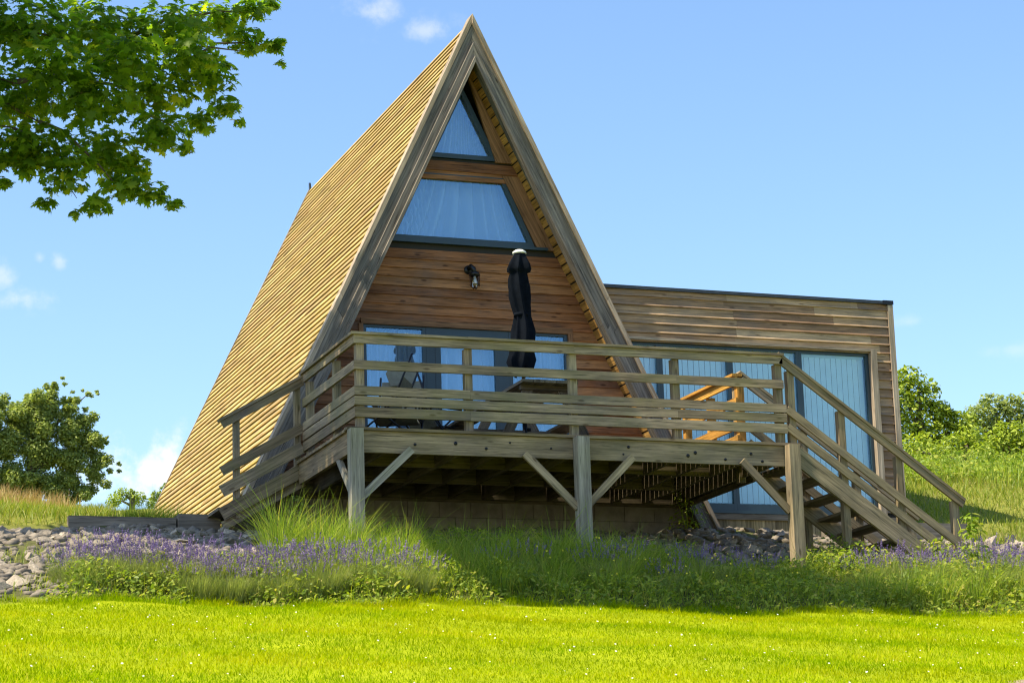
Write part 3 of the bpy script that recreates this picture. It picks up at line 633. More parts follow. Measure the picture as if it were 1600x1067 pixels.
for yy in (.98, 2.2):
    b = MB(); b.box(.037, .125, yy, yy+.09, .0, 1.003, 2); b.build('railing_post', 'rail', ral)

# right deck edge railing, sunlit
rr = thing('deck_railing', 'short orange brown railing on the right edge of the deck behind the front rail', 'railing', (5.43, 1.9, 0))
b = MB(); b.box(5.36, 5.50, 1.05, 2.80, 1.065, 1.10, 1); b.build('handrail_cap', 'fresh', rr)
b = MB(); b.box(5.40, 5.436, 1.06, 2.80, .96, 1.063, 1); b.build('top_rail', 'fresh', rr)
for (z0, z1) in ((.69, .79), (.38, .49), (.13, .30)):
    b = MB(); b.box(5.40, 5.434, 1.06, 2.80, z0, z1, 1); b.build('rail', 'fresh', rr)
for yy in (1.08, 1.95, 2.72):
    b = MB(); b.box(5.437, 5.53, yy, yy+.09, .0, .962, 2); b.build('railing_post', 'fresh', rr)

# ------------------------------------------------------------ right staircase
SR = .709
st = thing('staircase', 'open timber stairs with handrails going down right from the deck to the grass', 'staircase', (6.8, .55, -1.5))
ln = Vector((1, 0, -SR)).normalized()
def srail(x0, z0, x1, y, wid, thk, name, mat='stair', par=st):
    b = MB(); b.beam((x0, y, z0), (x1, y, z0-SR*(x1-x0)), wid, thk, (0, 0, 1)); return b.build(name, mat, par)
NP = math.cos(math.atan(SR))
for y, mt in ((.018, 'stair'), (1.13, 'stair')):
    near = y < .5; xe = 8.0
    srail(5.53, 1.052, xe, y, .1*NP+.01, .036, 'top_rail', mt)
    srail(5.50, 1.14, xe+.02, y+.04, .032, .14, 'handrail_cap', mt)
    srail(5.585, .435, 8.25 if near else 7.9, y, .095, .034, 'rail', mt)
    srail(5.585, .215, 8.0 if near else 7.9, y, .105, .034, 'rail', mt)
    srail(5.62, -.10, 7.75, y+.0, .22, .045, 'stringer', mt)
    for x in ((5.63, 6.31, 7.09, 7.86) if near else (5.44, 6.35, 7.09, 7.86)):
        b = MB(); zt = 1.0-SR*(x-5.53); zb_ = -1.75 if x > 6 else -.3
        b.box(x, x+.09, y+.025, y+.115, max(zb_, zt-1.7), zt, 2); b.build('stair_post', 'stair', st)
for k in range(8):
    x = 5.70+k*.265; zt = -.19-k*.188
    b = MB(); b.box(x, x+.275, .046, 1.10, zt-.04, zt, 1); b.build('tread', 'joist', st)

# ------------------------------------------------------------ left staircase
SLP = .565
ls = thing('staircase', 'short timber stairs with plain handrail going down left from the deck beside the A-frame foot', 'staircase', (-.5, 2.7, -.6))
def lrail(x0, z0, x1, y, wid, thk, name, mat='rail'):
    b = MB(); b.beam((x0, y, z0), (x1, y, z0+SLP*(x1-x0)), wid, thk, (0, 0, 1)); return b.build(name, mat, ls)
for y in (2.32, 3.16):
    if y > 3: lrail(-.0, -.10, -1.03, y, .165, .045, 'stringer'); continue
    lrail(-.0, 1.03, -1.03, y, .12, .036, 'top_rail'); lrail(.02, 1.10, -1.06, y+.03, .032, .14, 'handrail_cap')
    lrail(0, .435, -1.03, y, .12, .034, 'rail'); lrail(0, .185, -1.03, y, .15, .034, 'rail')
    lrail(-.0, -.10, -1.03, y, .165, .045, 'stringer')
    if y > 3: continue
    for x in (-.09, -.87):
        b = MB(); b.box(x, x+.075, y+.02, y+.10, -.72 if x < -.5 else -.25, 1.0+SLP*(x), 2); b.build('stair_post', 'rail', ls)
lrail(.02, -.24, -1.0, 2.38, .11, .045, 'stringer')
for k in range(4):
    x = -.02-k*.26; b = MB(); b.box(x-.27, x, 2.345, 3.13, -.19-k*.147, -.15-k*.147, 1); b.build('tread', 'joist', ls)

# ------------------------------------------------------------ parasol, table, chairs
px, py = 2.57, 1.25
par = thing('parasol', 'closed navy parasol standing through the picnic table', 'parasol', (px, py, 0))
b = MB(); b.tube([(px, py, .02), (px, py, 2.50)], .02, 10); b.build('pole', 'black', par)
def parasol_canopy():
    prof = [(1.02, .09), (1.07, .125), (1.16, .15), (1.26, .135), (1.40, .13), (1.55, .13), (1.66, .11), (1.76, .092), (1.86, .105), (2.0, .118), (2.14, .122), (2.24, .11), (2.31, .095), (2.325, .125), (2.37, .135), (2.44, .115), (2.52, .085), (2.565, .075)]
    n = 72; P = []; F = []
    for i, (z_, r_) in enumerate(prof):
        for k in range(n):
            t = 2*math.pi*k/n; fold = 1+.26*(1.2-2*abs(math.sin(t*3.5+.4*math.sin(z_*3)+.3*math.sin(t*2)))**.7)*(1 if z_ < 2.5 else .3)+.09*math.sin(t*3+z_*4)
            dz = 0.06*math.sin(t*4+1) if i == 0 else (.03*math.sin(t*4+1) if i == 1 else 0)
            P.append((px+.025*math.sin(z_*5)+r_*fold*math.cos(t), py+r_*fold*math.sin(t), z_+dz))
    for i in range(len(prof)-1):
        for k in range(n): F.append((i*n+k, i*n+(k+1) % n, (i+1)*n+(k+1) % n, (i+1)*n+k))
    F.append(tuple((len(prof)-1)*n+k for k in range(n))); b = MB(); b.add(P, F, None, .5, True); return b
parasol_canopy().build('canopy', 'canvas', par)
b = MB(); b.tube([(px, py, 2.56), (px, py, 2.585), (px, py, 2.61)], [.088, .086, .05], 16); b.build('cap', 'white', par)
b = MB(); b.tube([(px+.0, py, 1.785), (px+.0, py, 1.745)], .098, 20); b.build('tie_strap', 'canvas', par)
b = MB(); b.tube([(px, py, .0), (px, py, .05), (px, py, .06)], [.24, .24, .05], 24); b.tube([(px, py, .06), (px, py, .38)], .032, 12); b.build('base', 'black', par)
b = MB(); b.tube([(px, py, .30), (px+.07, py-.02, .30)], .022, 8); b.build('clamp_knob', 'black', par)

tb = thing('picnic_table', 'grey wooden picnic table with attached benches on the deck under the parasol', 'table', (2.6, 1.25, 0))
b = MB()
for k in range(5):
    x = 2.6-.36+k*.146
    if k == 2: b.box(x, x+.138, .40, 1.20, .72, .755, 1); b.box(x, x+.138, 1.31, 2.1, .72, .755, 1)
    else: b.box(x, x+.138, .40, 2.1, .72, .755, 1)
b.box(2.27, 2.93, .55, .62, .66, .719, 0); b.box(2.27, 2.93, 1.88, 1.95, .66, .719, 0)
b.build('table_top', 'table', tb)
for sx in (-1, 1):
    b = MB()
    for k in range(2):
        xc = 2.6+sx*(.62+k*.14); b.box(xc-.065, xc+.065, .40, 2.1, .42, .452, 1)
    b.build('bench_seat', 'table', tb)
    for yy in (.60, 1.93):
        b = MB(); b.beam((2.6+sx*.20, yy, .715), (2.6+sx*.56, yy, .0), .12, .04, (1, 0, 0)); b.build('leg', 'table', tb)
for yy in (.645, 1.885):
    b = MB(); b.box(1.82, 3.38, yy, yy+.04, .33, .418, 0); b.build('bench_bearer', 'table', tb)

def sun_chair(x, y, rz, label, name='folding_chair', big=True):
    ch = thing(name, label, 'chair', (0, 0, 0), 'folding chairs on the deck'); ch.location = (x, y, 0); ch.rotation_euler = (0, 0, rz)
    def put(b, nm, mt, par_=ch):
        o = b.build(nm, mt, None); o.parent = par_; return o
    b = MB()                                                 # sling: seat and high back, seen from the side: back leans to -x
    prof = [(.42, .46), (.15, .36), (-.05, .36), (-.22, .62), (-.38, .98)] if big else [(.4, .44), (.1, .36), (-.1, .38), (-.3, .78)]
    for (xa, za_), (xb, zb_) in zip(prof, prof[1:]): b.beam((xa, 0, za_), (xb, 0, zb_), .50 if False else .012, .5, (0, 0, 1))
    put(b, 'sling', 'sling')
    if big:
        b = MB(); P = [(-.36, -.13, .90), (-.36, .13, .90), (-.42, .20, 1.08), (-.46, .11, 1.23), (-.46, -.11, 1.23), (-.42, -.20, 1.08)]; b.prism(P, (.05, 0, .02)); put(b, 'headrest', 'sling')
    for sy in (-1, 1):
        b = MB(); yy = sy*.27
        b.tube([(.45, yy, .47), (.15, yy, .38), (-.05, yy, .38), (-.24, yy, .64), (-.42, yy, 1.05)], .013, 8)
        b.tube([(-.42, yy, .0), (.0, yy*1.03, .38), (.28, yy*1.03, .62)], .012, 8); b.tube([(.40, yy*1.05, .0), (.0, yy*1.05, .30), (-.30, yy*1.05, .60)], .012, 8)
        b.tube([(.28, yy*1.03, .62), (-.28, yy*1.05, .62)], .014, 8); put(b, 'side_frame', 'black')
    b = MB(); b.tube([(-.42, -.27, .02), (-.42, .27, .02)], .012, 8); b.tube([(.40, -.28, .02), (.40, .28, .02)], .012, 8); put(b, 'cross_bar', 'black')
    return ch
sun_chair(1.02, 1.55, R(-115), 'olive folding chair with pentagon headrest, back turned to the rail, left on the deck')
sun_chair(.68, 1.05, R(150), 'low olive sling chair with pale frame in the left corner of the deck', big=False)
sun_chair(1.55, 1.9, R(20), 'folded down black framed lounger with crossed legs left of the picnic table', big=False)

# ------------------------------------------------------------ sleepers
def sleeper(label, x0, x1, y0, y1, z0, z1, mt='sleeper'):
    b = MB(); b.box(x0, x1, y0, y1, z0, z1, 0); o = b.build('sleeper', mt); tag(o, label, 'sleeper', 'retaining sleepers'); return o
sleeper('long grey timber sleeper holding back the turf left of the A-frame', -2.78, -1.45, 3.0, 3.16, -.80, -.63)
sleeper('short weathered sleeper under the front left foot of the A-frame roof', -1.43, -.90, 2.95, 3.22, -.82, -.585)
sleeper('dark sleeper behind the lower end of the right stairs', 7.4, 9.6, 2.6, 2.75, -.95, -.52)

# ------------------------------------------------------------ stones
def stone_mesh(i):
    bm = bmesh.new(); r = random.Random(i+3)
    for _ in range(11):
        v = Vector((r.gauss(0, 1), r.gauss(0, 1), r.gauss(0, 1))).normalized(); bm.verts.new((v.x*.62, v.y*.45, v.z*.30))
    bmesh.ops.convex_hull(bm, input=bm.verts); bmesh.ops.delete(bm, geom=[v for v in bm.verts if not v.link_faces], context='VERTS')
    bmesh.ops.bevel(bm, geom=bm.edges[:], offset=.018, segments=1, affect='EDGES')
    me = bpy.data.meshes.new('stone'); bm.to_mesh(me); bm.free(); me.materials.append(M['stone']); return me
SM = [stone_mesh(i) for i in range(9)]
def scatter_stones(n, fx, size, label, group, seed):
    r = random.Random(seed)
    for _ in range(n):
        x, y = fx(r); s = r.uniform(*size)*r.choice((1, 1, 1.25))
        o = bpy.data.objects.new('stone', r.choice(SM)); COL.objects.link(o)
        o.location = (x, y, float(gz(np.array([x]), np.array([y]))[0])+s*.12); o.scale = (s, s, s*r.uniform(.8, 1.25)); o.rotation_euler = (r.gauss(0, .35), r.gauss(0, .35), r.uniform(0, 6.3))
        tag(o, label, 'stone', group)
scatter_stones(185, lambda r: (r.uniform(-5.4, .3), r.uniform(-.3, 2.85)), (.10, .19), 'sun bleached grey stone in the rubble bank left of the deck', 'stones of the left rubble bank', 1)
scatter_stones(34, lambda r: (r.uniform(-5.4, -3.4), r.uniform(-2.0, -.2)), (.12, .25), 'sun bleached grey stone in the rubble bank left of the deck', 'stones of the left rubble bank', 5)
scatter_stones(80, lambda r: (r.uniform(4.2, 7.0), r.uniform(.3, 3.2)), (.10, .19), 'blue grey stone in the rubble slope under the right end of the deck', 'stones under the deck', 2)
scatter_stones(44, lambda r: (r.uniform(8.3, 10.3), r.uniform(.2, 1.5)), (.15, .30), 'pale stone in the rubble strip right of the stairs', 'stones right of the stairs', 3)
P = []; 
def rubble(n, xr, yr, s0, s1):
    x = RNG.uniform(*xr, n); y = RNG.uniform(*yr, n); return np.stack([x, y, gz(x, y)], 1), RNG.uniform(s0, s1, n)
pts = [rubble(1700, (-6, .6), (-.8, 2.95), .04, .10), rubble(900, (0, 4.5), (.4, 3.35), .05, .12), rubble(500, (4, 8.2), (.2, 3.3), .05, .13), rubble(260, (8, 10.8), (0, 1.7), .05, .13), rubble(420, (-6, -3.2), (-2.1, -.5), .04, .10)]
C0 = np.concatenate([p for p, _ in pts]); S0 = np.concatenate([s for _, s in pts])
ico = bmesh.new(); bmesh.ops.create_icosphere(ico, subdivisions=1, radius=1); IV = np.array([v.co[:] for v in ico.verts]); IF = np.array([[v.index for v in f.verts] for f in ico.faces]); ico.free()
n = len(C0); VV = C0[:, None]+IV[None]*S0[:, None, None]*np.array([1, .8, .55])*RNG.uniform(.5, 1.35, (n, len(IV), 1)); FF = (np.arange(n)[:, None, None]*len(IV)+IF[None]).reshape(-1)
tag(place('rubble', raw_mesh('rubble', VV.reshape(-1, 3), FF, np.full(n*len(IF), 3), np.repeat(RNG.random(n), len(IV))), 'stone'), kind='stuff', label='small broken rubble filling between the larger stones on the bank', cat='rubble')

# ------------------------------------------------------------ lawn, meadow, planting
def area(n, xr, yr):
    x = RNG.uniform(*xr, n); y = RNG.uniform(*yr, n); return x, y
x, y = area(640000, (-11.5, 14.5), (-15, -1.75)); edge = lambda x: -2.28+.13*np.sin(x*2.3)+.10*np.sin(x*5.7+1)+.05*np.sin(x*13)
bare = ((x-2.5)/.36)**2+((y+10.2)/.3)**2+.5*np.sin(x*11)*np.sin(y*9)+RNG.normal(0, .35, len(x))
keep = (y < edge(x)+.18) & (bare > 1) & (np.abs(x-(-7.677)-(y+25.866)*.373) < (y+25.866)*.36+1.8); x, y = x[keep], y[keep]
P = np.stack([x, y, gz(x, y)-.005], 1); clump = .5+.5*np.sin(x*3.1+np.sin(y*2.3)*2)*np.sin(y*2.7+np.sin(x*1.9)*2)
h = RNG.gamma(6, .0053, len(x))*(.65+.7*clump)
rn = np.clip(RNG.normal(.42, .24, len(x))+.35*(clump-.5)+.16*np.sin(x*.9+y*1.7), 0, 1)
tag(place('lawn_grass', raw_mesh('lawn_grass', *blades(P, h, .006, RNG.uniform(.2, 1.0, len(x)), .6, rn)), 'lawn'), 'mown bright yellow green lawn sloping up to the planting bed', 'lawn', kind='stuff')
x, y = area(60000, (-9, 10.5), (-2.75, -1.9)); ok = np.abs(y-edge(x)+.06) < .16*np.abs(np.sin(x*3.7)+.5*np.sin(x*9.1)); x, y = x[ok], y[ok]; P = np.stack([x, y, gz(x, y)-.005], 1)
tag(place('edge_grass', raw_mesh('edge_grass', *blades(P, RNG.gamma(5, .013, len(x)), .006, RNG.uniform(.3, 1.0, len(x)), .6, RNG.random(len(x))*.6)), 'lawn'), 'longer unmown grass fringe where the lawn meets the planting bed', 'grass', kind='stuff')
# daisies
x, y = area(520, (-6, 8.5), (-13, -2.6)); P = np.stack([x, y, gz(x, y)+RNG.uniform(.04, .075, len(x))], 1)
N = np.stack([RNG.normal(0, .4, len(x)), RNG.normal(-.7, .4, len(x)), np.ones(len(x))], 1)
OCT = [(math.cos(k*math.pi/4), math.sin(k*math.pi/4)) for k in range(8)]
tag(place('daisies', raw_mesh('daisies', *cards(P, N, RNG.uniform(.004, .010, len(x)), OCT)), 'daisy'), 'tiny white daisies scattered over the lawn', 'flowers', kind='stuff')
# left meadow, dry ridge grass, right meadow
x, y = area(60000, (-9, -.2), (3.15, 15)); ok = x < XC-K*(ZA-gz(x, y))-.02; x, y = x[ok], y[ok]; P = np.stack([x, y, gz(x, y)-.01], 1)
x2, y2 = area(16000, (-15, -5.4), (-2.3, 3.3)); P = np.concatenate([P, np.stack([x2, y2, gz(x2, y2)-.01], 1)]); x = np.concatenate([x, x2])
tag(place('meadow_grass', raw_mesh('meadow_grass', *blades(P, RNG.uniform(.06, .2, len(x)), .009, RNG.uniform(.2, .9, len(x)), .6)), 'meadow'), 'rough green grass on the terrace left of the A-frame', 'grass', kind='stuff')
x, y = area(12000, (-9, -1.0), (7.5, 16)); ok = (x < XC-K*(ZA-gz(x, y))-.25) & (np.sin(x*1.3+.4)*np.sin(y*.8+x*.3)+RNG.normal(0, .35, len(x)) > -.25); x, y = x[ok], y[ok]; P = np.stack([x, y, gz(x, y)-.01], 1)
tag(place('dry_grass', raw_mesh('dry_grass', *blades(P, RNG.uniform(.15, .42, len(x)), .010, RNG.uniform(.1, .6, len(x)), .7)), 'dry'), 'tall orange seeding grass along the ridge behind the left terrace', 'grass', kind='stuff')
x, y = area(120000, (8.9, 22), (1.6, 22)); ok = x > 9.15; x, y = x[ok], y[ok]; P = np.stack([x, y, gz(x, y)-.01], 1)
tall = np.clip((y-6.5)/4, 0, 1); h = RNG.uniform(.05, .16, len(x))+tall*RNG.uniform(.05, .26, len(x))
tag(place('meadow_grass', raw_mesh('meadow_grass', *blades(P, h, .011, RNG.uniform(.2, .9, len(x)), .6)), 'meadow'), 'bright rough grass on the hillside right of the stairs', 'grass', kind='stuff')
x, y = area(20000, (10.0, 22), (7.5, 15)); P = np.stack([x, y, gz(x, y)+RNG.uniform(.05, .38, len(x))*(.4+.6*np.abs(np.sin(x*1.7)*np.sin(y*1.3)))], 1)
N = np.stack([RNG.normal(0, .6, len(x)), RNG.normal(-.4, .6, len(x)), np.ones(len(x))], 1)
tag(place('weeds', raw_mesh('weeds', *cards(P, N, RNG.uniform(.03, .075, len(x)), OVAL)), 'weed'), 'tangle of leafy weeds covering the right hillside below the trees', 'weeds', kind='stuff')
x, y = area(6500, (9.6, 22), (6.5, 13)); ok = np.sin(x*1.1+.7*y)*np.sin(y*.9-x*.3)+RNG.normal(0, .4, len(x)) > 0; x, y = x[ok], y[ok]; P = np.stack([x, y, gz(x, y)-.01], 1)
V1 = blades(P, RNG.uniform(.25, .62, len(x)), .012, RNG.uniform(.1, .5, len(x)), .6)
tip = V1[0].reshape(-1, 5, 3)[:, 4]; C_ = np.concatenate([tip+RNG.normal(0, .035, tip.shape)-np.array([0, 0, .05])*k for k in range(4)]); sel = RNG.random(len(C_)) < .5; C_ = C_[sel]
tag(place('tall_meadow_stems', raw_mesh('tall_meadow_stems', *merge([V1, cards(C_, RNG.normal(size=C_.shape), RNG.uniform(.015, .04, len(C_)), OVAL)])), 'weed'), 'tall seeding stems rising from the weeds on the right hillside', 'weeds', kind='stuff')
# bed ground cover
edge = lambda x: -2.28+.13*np.sin(x*2.3)+.10*np.sin(x*5.7+1)+.05*np.sin(x*13)
back = lambda x: np.where(x < .3, -1.15+.18*np.sin(x*2.9)+.1*np.sin(x*7), .3)
lim = lambda x, y: (x > -3.75+.35*np.sin(y*3)) & (y < back(x)) & ~((x > 4.2) & (x < 5.6) & (y > -.35))
hump = lambda x, y: np.clip((y-edge(x)+.05)/.32, .1, 1)*(.55+.45*np.sin(x*2.1+1.5*np.sin(y*2.2+x))**2)*(.75+.25*np.sin(x*6.3+y*4))
x, y = area(60000, (-4.6, 11), (-2.5, .3)); ok = (y > edge(x)) & lim(x, y); x, y = x[ok], y[ok]
P = np.stack([x, y, gz(x, y)+RNG.random(len(x))**.6*np.where((x < .3) | (x > 5.7), .50, .40)*hump(x, y)], 1); N = np.stack([RNG.normal(-.3, .65, len(x)), RNG.normal(-.4, .6, len(x)), np.ones(len(x))], 1)
parts = [cards(P, N, RNG.gamma(5, .0046, len(x)), OVAL)]
x, y = area(30000, (-4.8, 11), (-2.7, .4)); ok = (y > edge(x)-.08) & lim(x, y); x, y = x[ok], y[ok]; P = np.stack([x, y, gz(x, y)-.01], 1)
parts.append(blades(P, RNG.uniform(.10, .52, len(x))*np.clip(hump(x, y)*1.3, .2, 1), .0065, RNG.uniform(.2, 1.0, len(x)), .7))
x, y = area(2200, (-5.6, -3.0), (-2.3, .6)); ok = np.sin(x*3)*np.sin(y*4+x) > .1; x, y = x[ok], y[ok]; P = np.stack([x, y, gz(x, y)-.01], 1); parts.append(blades(P, RNG.uniform(.05, .2, len(x)), .007, RNG.uniform(.2, 1.0, len(x)), .7))
tag(place('ground_cover', raw_mesh('ground_cover', *merge(parts)), 'cover'), 'tangled weeds and grass covering the planting bed', 'ground cover', kind='stuff')
# buttercups
x, y = area(60, (.6, 5.0), (-2.1, -.6)); P = np.stack([x, y, gz(x, y)+RNG.uniform(.2, .42, len(x))], 1); N = np.stack([RNG.normal(0, .4, len(x)), RNG.normal(-1, .4, len(x)), np.ones(len(x))*.7], 1)
tag(place('buttercups', raw_mesh('buttercups', *cards(P, N, .011, OCT)), 'yellow'), 'small yellow buttercups dotted through the planting bed', 'flowers', kind='stuff')

def copy_thing(root, loc, rz, s, label=None, group=None):
    r = root.copy(); COL.objects.link(r); r.location = loc; r.rotation_euler = (0, 0, rz); r.scale = (s, s, s)
    if label: r['label'] = label
    if group: r['group'] = group
    for ch in root.children:
        c = ch.copy(); COL.objects.link(c); c.parent = r
    return r
# lavender
def lavender(seed):
    rg = np.random.default_rng(seed); root = thing('lavender_plant', 'lavender', 'lavender')
    n = 620; a = rg.uniform(0, 2*np.pi, n); r = .30*np.sqrt(rg.random(n)); P = np.stack([r*np.cos(a)*.7, r*np.sin(a)*.7, np.zeros(n)], 1)
    hh = rg.uniform(.18, .40, n)
    V1 = blades(P, hh, .006, rg.uniform(.3, .8, n), .35, rg.random(n), a+rg.normal(0, .5, n))
    m = 60; a = rg.uniform(0, 2*np.pi, m); r = .26*np.sqrt(rg.random(m)); P = np.stack([r*np.cos(a)*.7, r*np.sin(a)*.7, np.zeros(m)], 1)
    H = rg.uniform(.40, .64, m); le = rg.uniform(.2, .55, m); V2 = blades(P, H, .0035, le, .3, rg.random(m)*.7, a)
    o = place('foliage', raw_mesh('foliage', *merge([V1, V2])), 'lavleaf'); o.parent = root
    D = np.stack([np.cos(a), np.sin(a), np.zeros(m)], 1); tip = P+D*(H*le)[:, None]; tip[:, 2] += H*(1-.18*le)
    ax = D*le[:, None]*.8+np.array([0, 0, 1.0]); ax /= np.linalg.norm(ax, axis=1)[:, None]
    cs = []; ns = []
    for k in range(9):
        off = ax*(k/11*.075-.06)[None][0] if False else ax*(k/8*.07-.055); j = rg.normal(0, .0042, (m, 3)); cs.append(tip+off+j); ns.append(rg.normal(size=(m, 3)))
    C_ = np.concatenate(cs); N_ = np.concatenate(ns)
    o = tag(place('flowers', raw_mesh('flowers', *cards(C_, N_, .0115, OVAL, np.tile(rg.random(m), 9))), 'lavflower'), kind='stuff'); o.parent = root; return root
LAV = [lavender(s) for s in (1, 2, 3)]; used = [False]*3
LL = 'sunlit purple lavender plant in the bed left of the deck'; LM = 'shaded lavender plant in front of the deck posts'; LR = 'lavender plant in the bed below the right stairs'
spots = []
rr_ = random.Random(4)
for k in range(24): spots.append((-3.5+k*.118+rr_.uniform(-.1, .1), -1.38+rr_.uniform(-.2, .15), LL, 'lavender left of the deck', rr_.uniform(.64, .95)))
for k in range(20): spots.append((-3.4+k*.19+rr_.uniform(-.1, .1), -1.78+rr_.uniform(-.2, .15), LL, 'lavender left of the deck', rr_.uniform(.7, .95)))
for k in range(8): spots.append((1.4+k*.45+rr_.uniform(-.15, .15), rr_.uniform(-1.5, -.9), LM, 'lavender in front of the deck', rr_.uniform(.6, .85)))
for k in range(20): spots.append((5.9+k*.18+rr_.uniform(-.1, .1), rr_.uniform(-1.5, -.75), LR, 'lavender below the right stairs', rr_.uniform(.75, 1.0)))
for i, (x, y, lab, grp, s) in enumerate(spots):
    k = i % 3; loc = (x, y, float(gz(np.array([x]), np.array([y]))[0])-.02)
    if not used[k]:
        o = LAV[k]; o.location = loc; o.rotation_euler = (0, 0, rr_.uniform(0, 6)); o.scale = (s,)*3; used[k] = True; tag(o, lab, 'lavender', grp)
    else: copy_thing(LAV[k], loc, rr_.uniform(0, 6), s, lab, grp)
# tall grass tufts
def tuft(seed):
    rg = np.random.default_rng(seed); n = 150; a = rg.uniform(0, 2*np.pi, n); r = .13*np.sqrt(rg.random(n)); P = np.stack([r*np.cos(a), r*np.sin(a), np.zeros(n)], 1)
    V = blades(P, rg.gamma(9, .045, n)+.12, .0085, rg.uniform(.15, 1.1, n), .75, rg.random(n), a+rg.normal(0, .6, n))
    return raw_mesh('grass_tuft', *V)
TM = [tuft(s) for s in (21, 22, 23, 24)]
TG = [('dark green grass tuft on the terrace at the foot of the A-frame roof', 'terrace grass tufts', [(-1.95, 3.3, .5), (-1.75, 3.4, .55), (-1.55, 3.3, .55), (-1.35, 3.45, .6), (-1.15, 3.35, .5), (-1.6, 3.7, .6), (-1.3, 3.9, .6), (-1.85, 3.8, .55)]),
      ('sunlit tall grass tuft beside the left deck post', 'sunlit grass tufts', [(-.9, -.35, 1.25), (-.65, -.5, 1.2), (-.45, -.25, 1.15), (-.25, -.6, 1.1), (-.05, -.8, 1.0), (-.35, -1.0, 1.05), (.1, -.55, 1.0), (.15, -1.1, .95), (-.75, -.9, 1.1), (-.95, -.05, 1.3), (-.1, -.15, 1.0), (-.6, -1.2, 1.0), (-.2, -1.35, .95), (.05, -1.4, .9), (-.85, -1.25, .9), (.28, -.85, .9), (-.5, -.75, 1.1), (-1.1, -.55, 1.1), (.3, -1.5, .8), (-.4, -1.6, .85)]),
      ('shaded tall grass tuft between the left and middle deck posts', 'shaded grass tufts', [(.35+.2*k, -.55+.25*math.sin(k*2.1), 1.02+.2*math.sin(k*1.3+1)) for k in range(13)]+[(.45+.22*k, -1.1+.25*math.sin(k*1.7), 1.0) for k in range(12)]+[(.5+.3*k, -1.6+.2*math.sin(k*2.7), .8) for k in range(8)]),
      ('dense tall grass tuft between the middle and right deck posts', 'grass tufts right of the middle post', [(2.95+.12*k, -.45-.2*(k % 3), .85) for k in range(8)]+[(3.9, -.8, .75), (4.2, -1.1, .75), (4.5, -.7, .7), (4.9, -1.0, .72), (5.2, -.8, .7), (3.6, -1.4, .75)]),
      ('yellowing grass tuft arching over the lawn edge below the right stairs', 'yellowing grass tufts', [(5.75, -1.5, .75), (6.0, -1.75, .8), (6.25, -1.6, .85), (6.5, -1.8, .8), (6.75, -1.5, .8), (7.0, -1.75, .8), (7.3, -1.6, .8), (7.7, -1.7, .75), (8.1, -1.5, .8), (8.5, -1.7, .75), (8.9, -1.4, .8)])]
for lab, grp, lst in TG:
    for (x, y, s) in lst:
        o = bpy.data.objects.new('grass_tuft', rr_.choice(TM)); COL.objects.link(o)
        if not o.data.materials: o.data.materials.append(M['tallgrass'])
        o.location = (x, y, float(gz(np.array([x]), np.array([y]))[0])-.02); s *= 1.0 if x > 5.7 else .78; o.scale = (s, s, s*rr_.uniform(.9, 1.15)); o.rotation_euler = (0, 0, rr_.uniform(0, 6)); tag(o, lab, 'grass tuft', grp)
# leafy single plants
def leafy(name, label, loc, h, n, ls_, mat, spread=.12, flowers=0):
    t = thing(name, label, 'plant', loc); b = MB()
    for k in range(3):
        a = k*2.1; b.tube([(0, 0, -.05), (spread*.4*math.cos(a), spread*.4*math.sin(a), h*.5), (spread*.9*math.cos(a), spread*.9*math.sin(a), h*.95)], [.008, .006, .003], 6)
    o = b.build('stem', 'cover'); o.parent = t
    f = RNG.random(n); a = RNG.uniform(0, 6.28, n); r = spread*(1.15-.6*f)*RNG.uniform(.3, 1.2, n); C_ = np.stack([r*np.cos(a), r*np.sin(a), f*h], 1)
    N_ = np.stack([np.cos(a)*.6, np.sin(a)*.6, np.ones(n)], 1)+RNG.normal(0, .3, (n, 3))
    o = place('leaves', raw_mesh('leaves', *cards(C_, N_, RNG.uniform(.6, 1.2, n)*ls_, OVAL)), mat); o.parent = t
    if flowers:
        C_ = np.stack([RNG.normal(0, spread*.7, flowers), RNG.normal(0, spread*.5, flowers), h*RNG.uniform(.85, 1.05, flowers)], 1)
        o = place('flowers', raw_mesh('flowers', *cards(C_, RNG.normal(0, .4, (flowers, 3))+np.array([0, -.5, 1]), .016, OCT)), 'yellow'); o.parent = t
g1 = lambda x, y: float(gz(np.array([x]), np.array([y]))[0])
leafy('leafy_weed', 'tall broad leaved weed standing in front of the lower right stair post', (7.62, -.75, g1(7.62, -.75)), .82, 110, .06, 'weed', .2)
leafy('leafy_weed', 'small bright leafy weed at the foot of the right deck post', (5.85, -.75, g1(5.85, -.75)), .45, 80, .045, 'weed', .18)
leafy('flowering_bush', 'yellow flowered bush growing against the right end of the block foundation', (5.55, 3.05, g1(5.55, 3.05)), .62, 240, .035, 'bushleaf', .26, 26)
leafy('leafy_weed', 'dark leafy weed in the shade under the left stairs', (-.12, 2.2, g1(-.12, 2.2)), .5, 160, .04, 'darkbush', .26)

# ------------------------------------------------------------ trees
def blob_points(blobs, dens):
    Cs = []; Ns = []
    for (x, y, z, rx, ry, rz, q) in blobs:
        n = max(8, int(dens*q*(rx*ry*rz)**(2/3))); d = RNG.normal(size=(n, 3)); d /= np.linalg.norm(d, axis=1)[:, None]; r = RNG.random(n)**.42
        Cs.append(np.array([x, y, z])+d*r[:, None]*np.array([rx, ry, rz])); Ns.append(d*.5+np.array([0, 0, .8])+RNG.normal(0, .45, (n, 3)))
    return np.concatenate(Cs), np.concatenate(Ns)
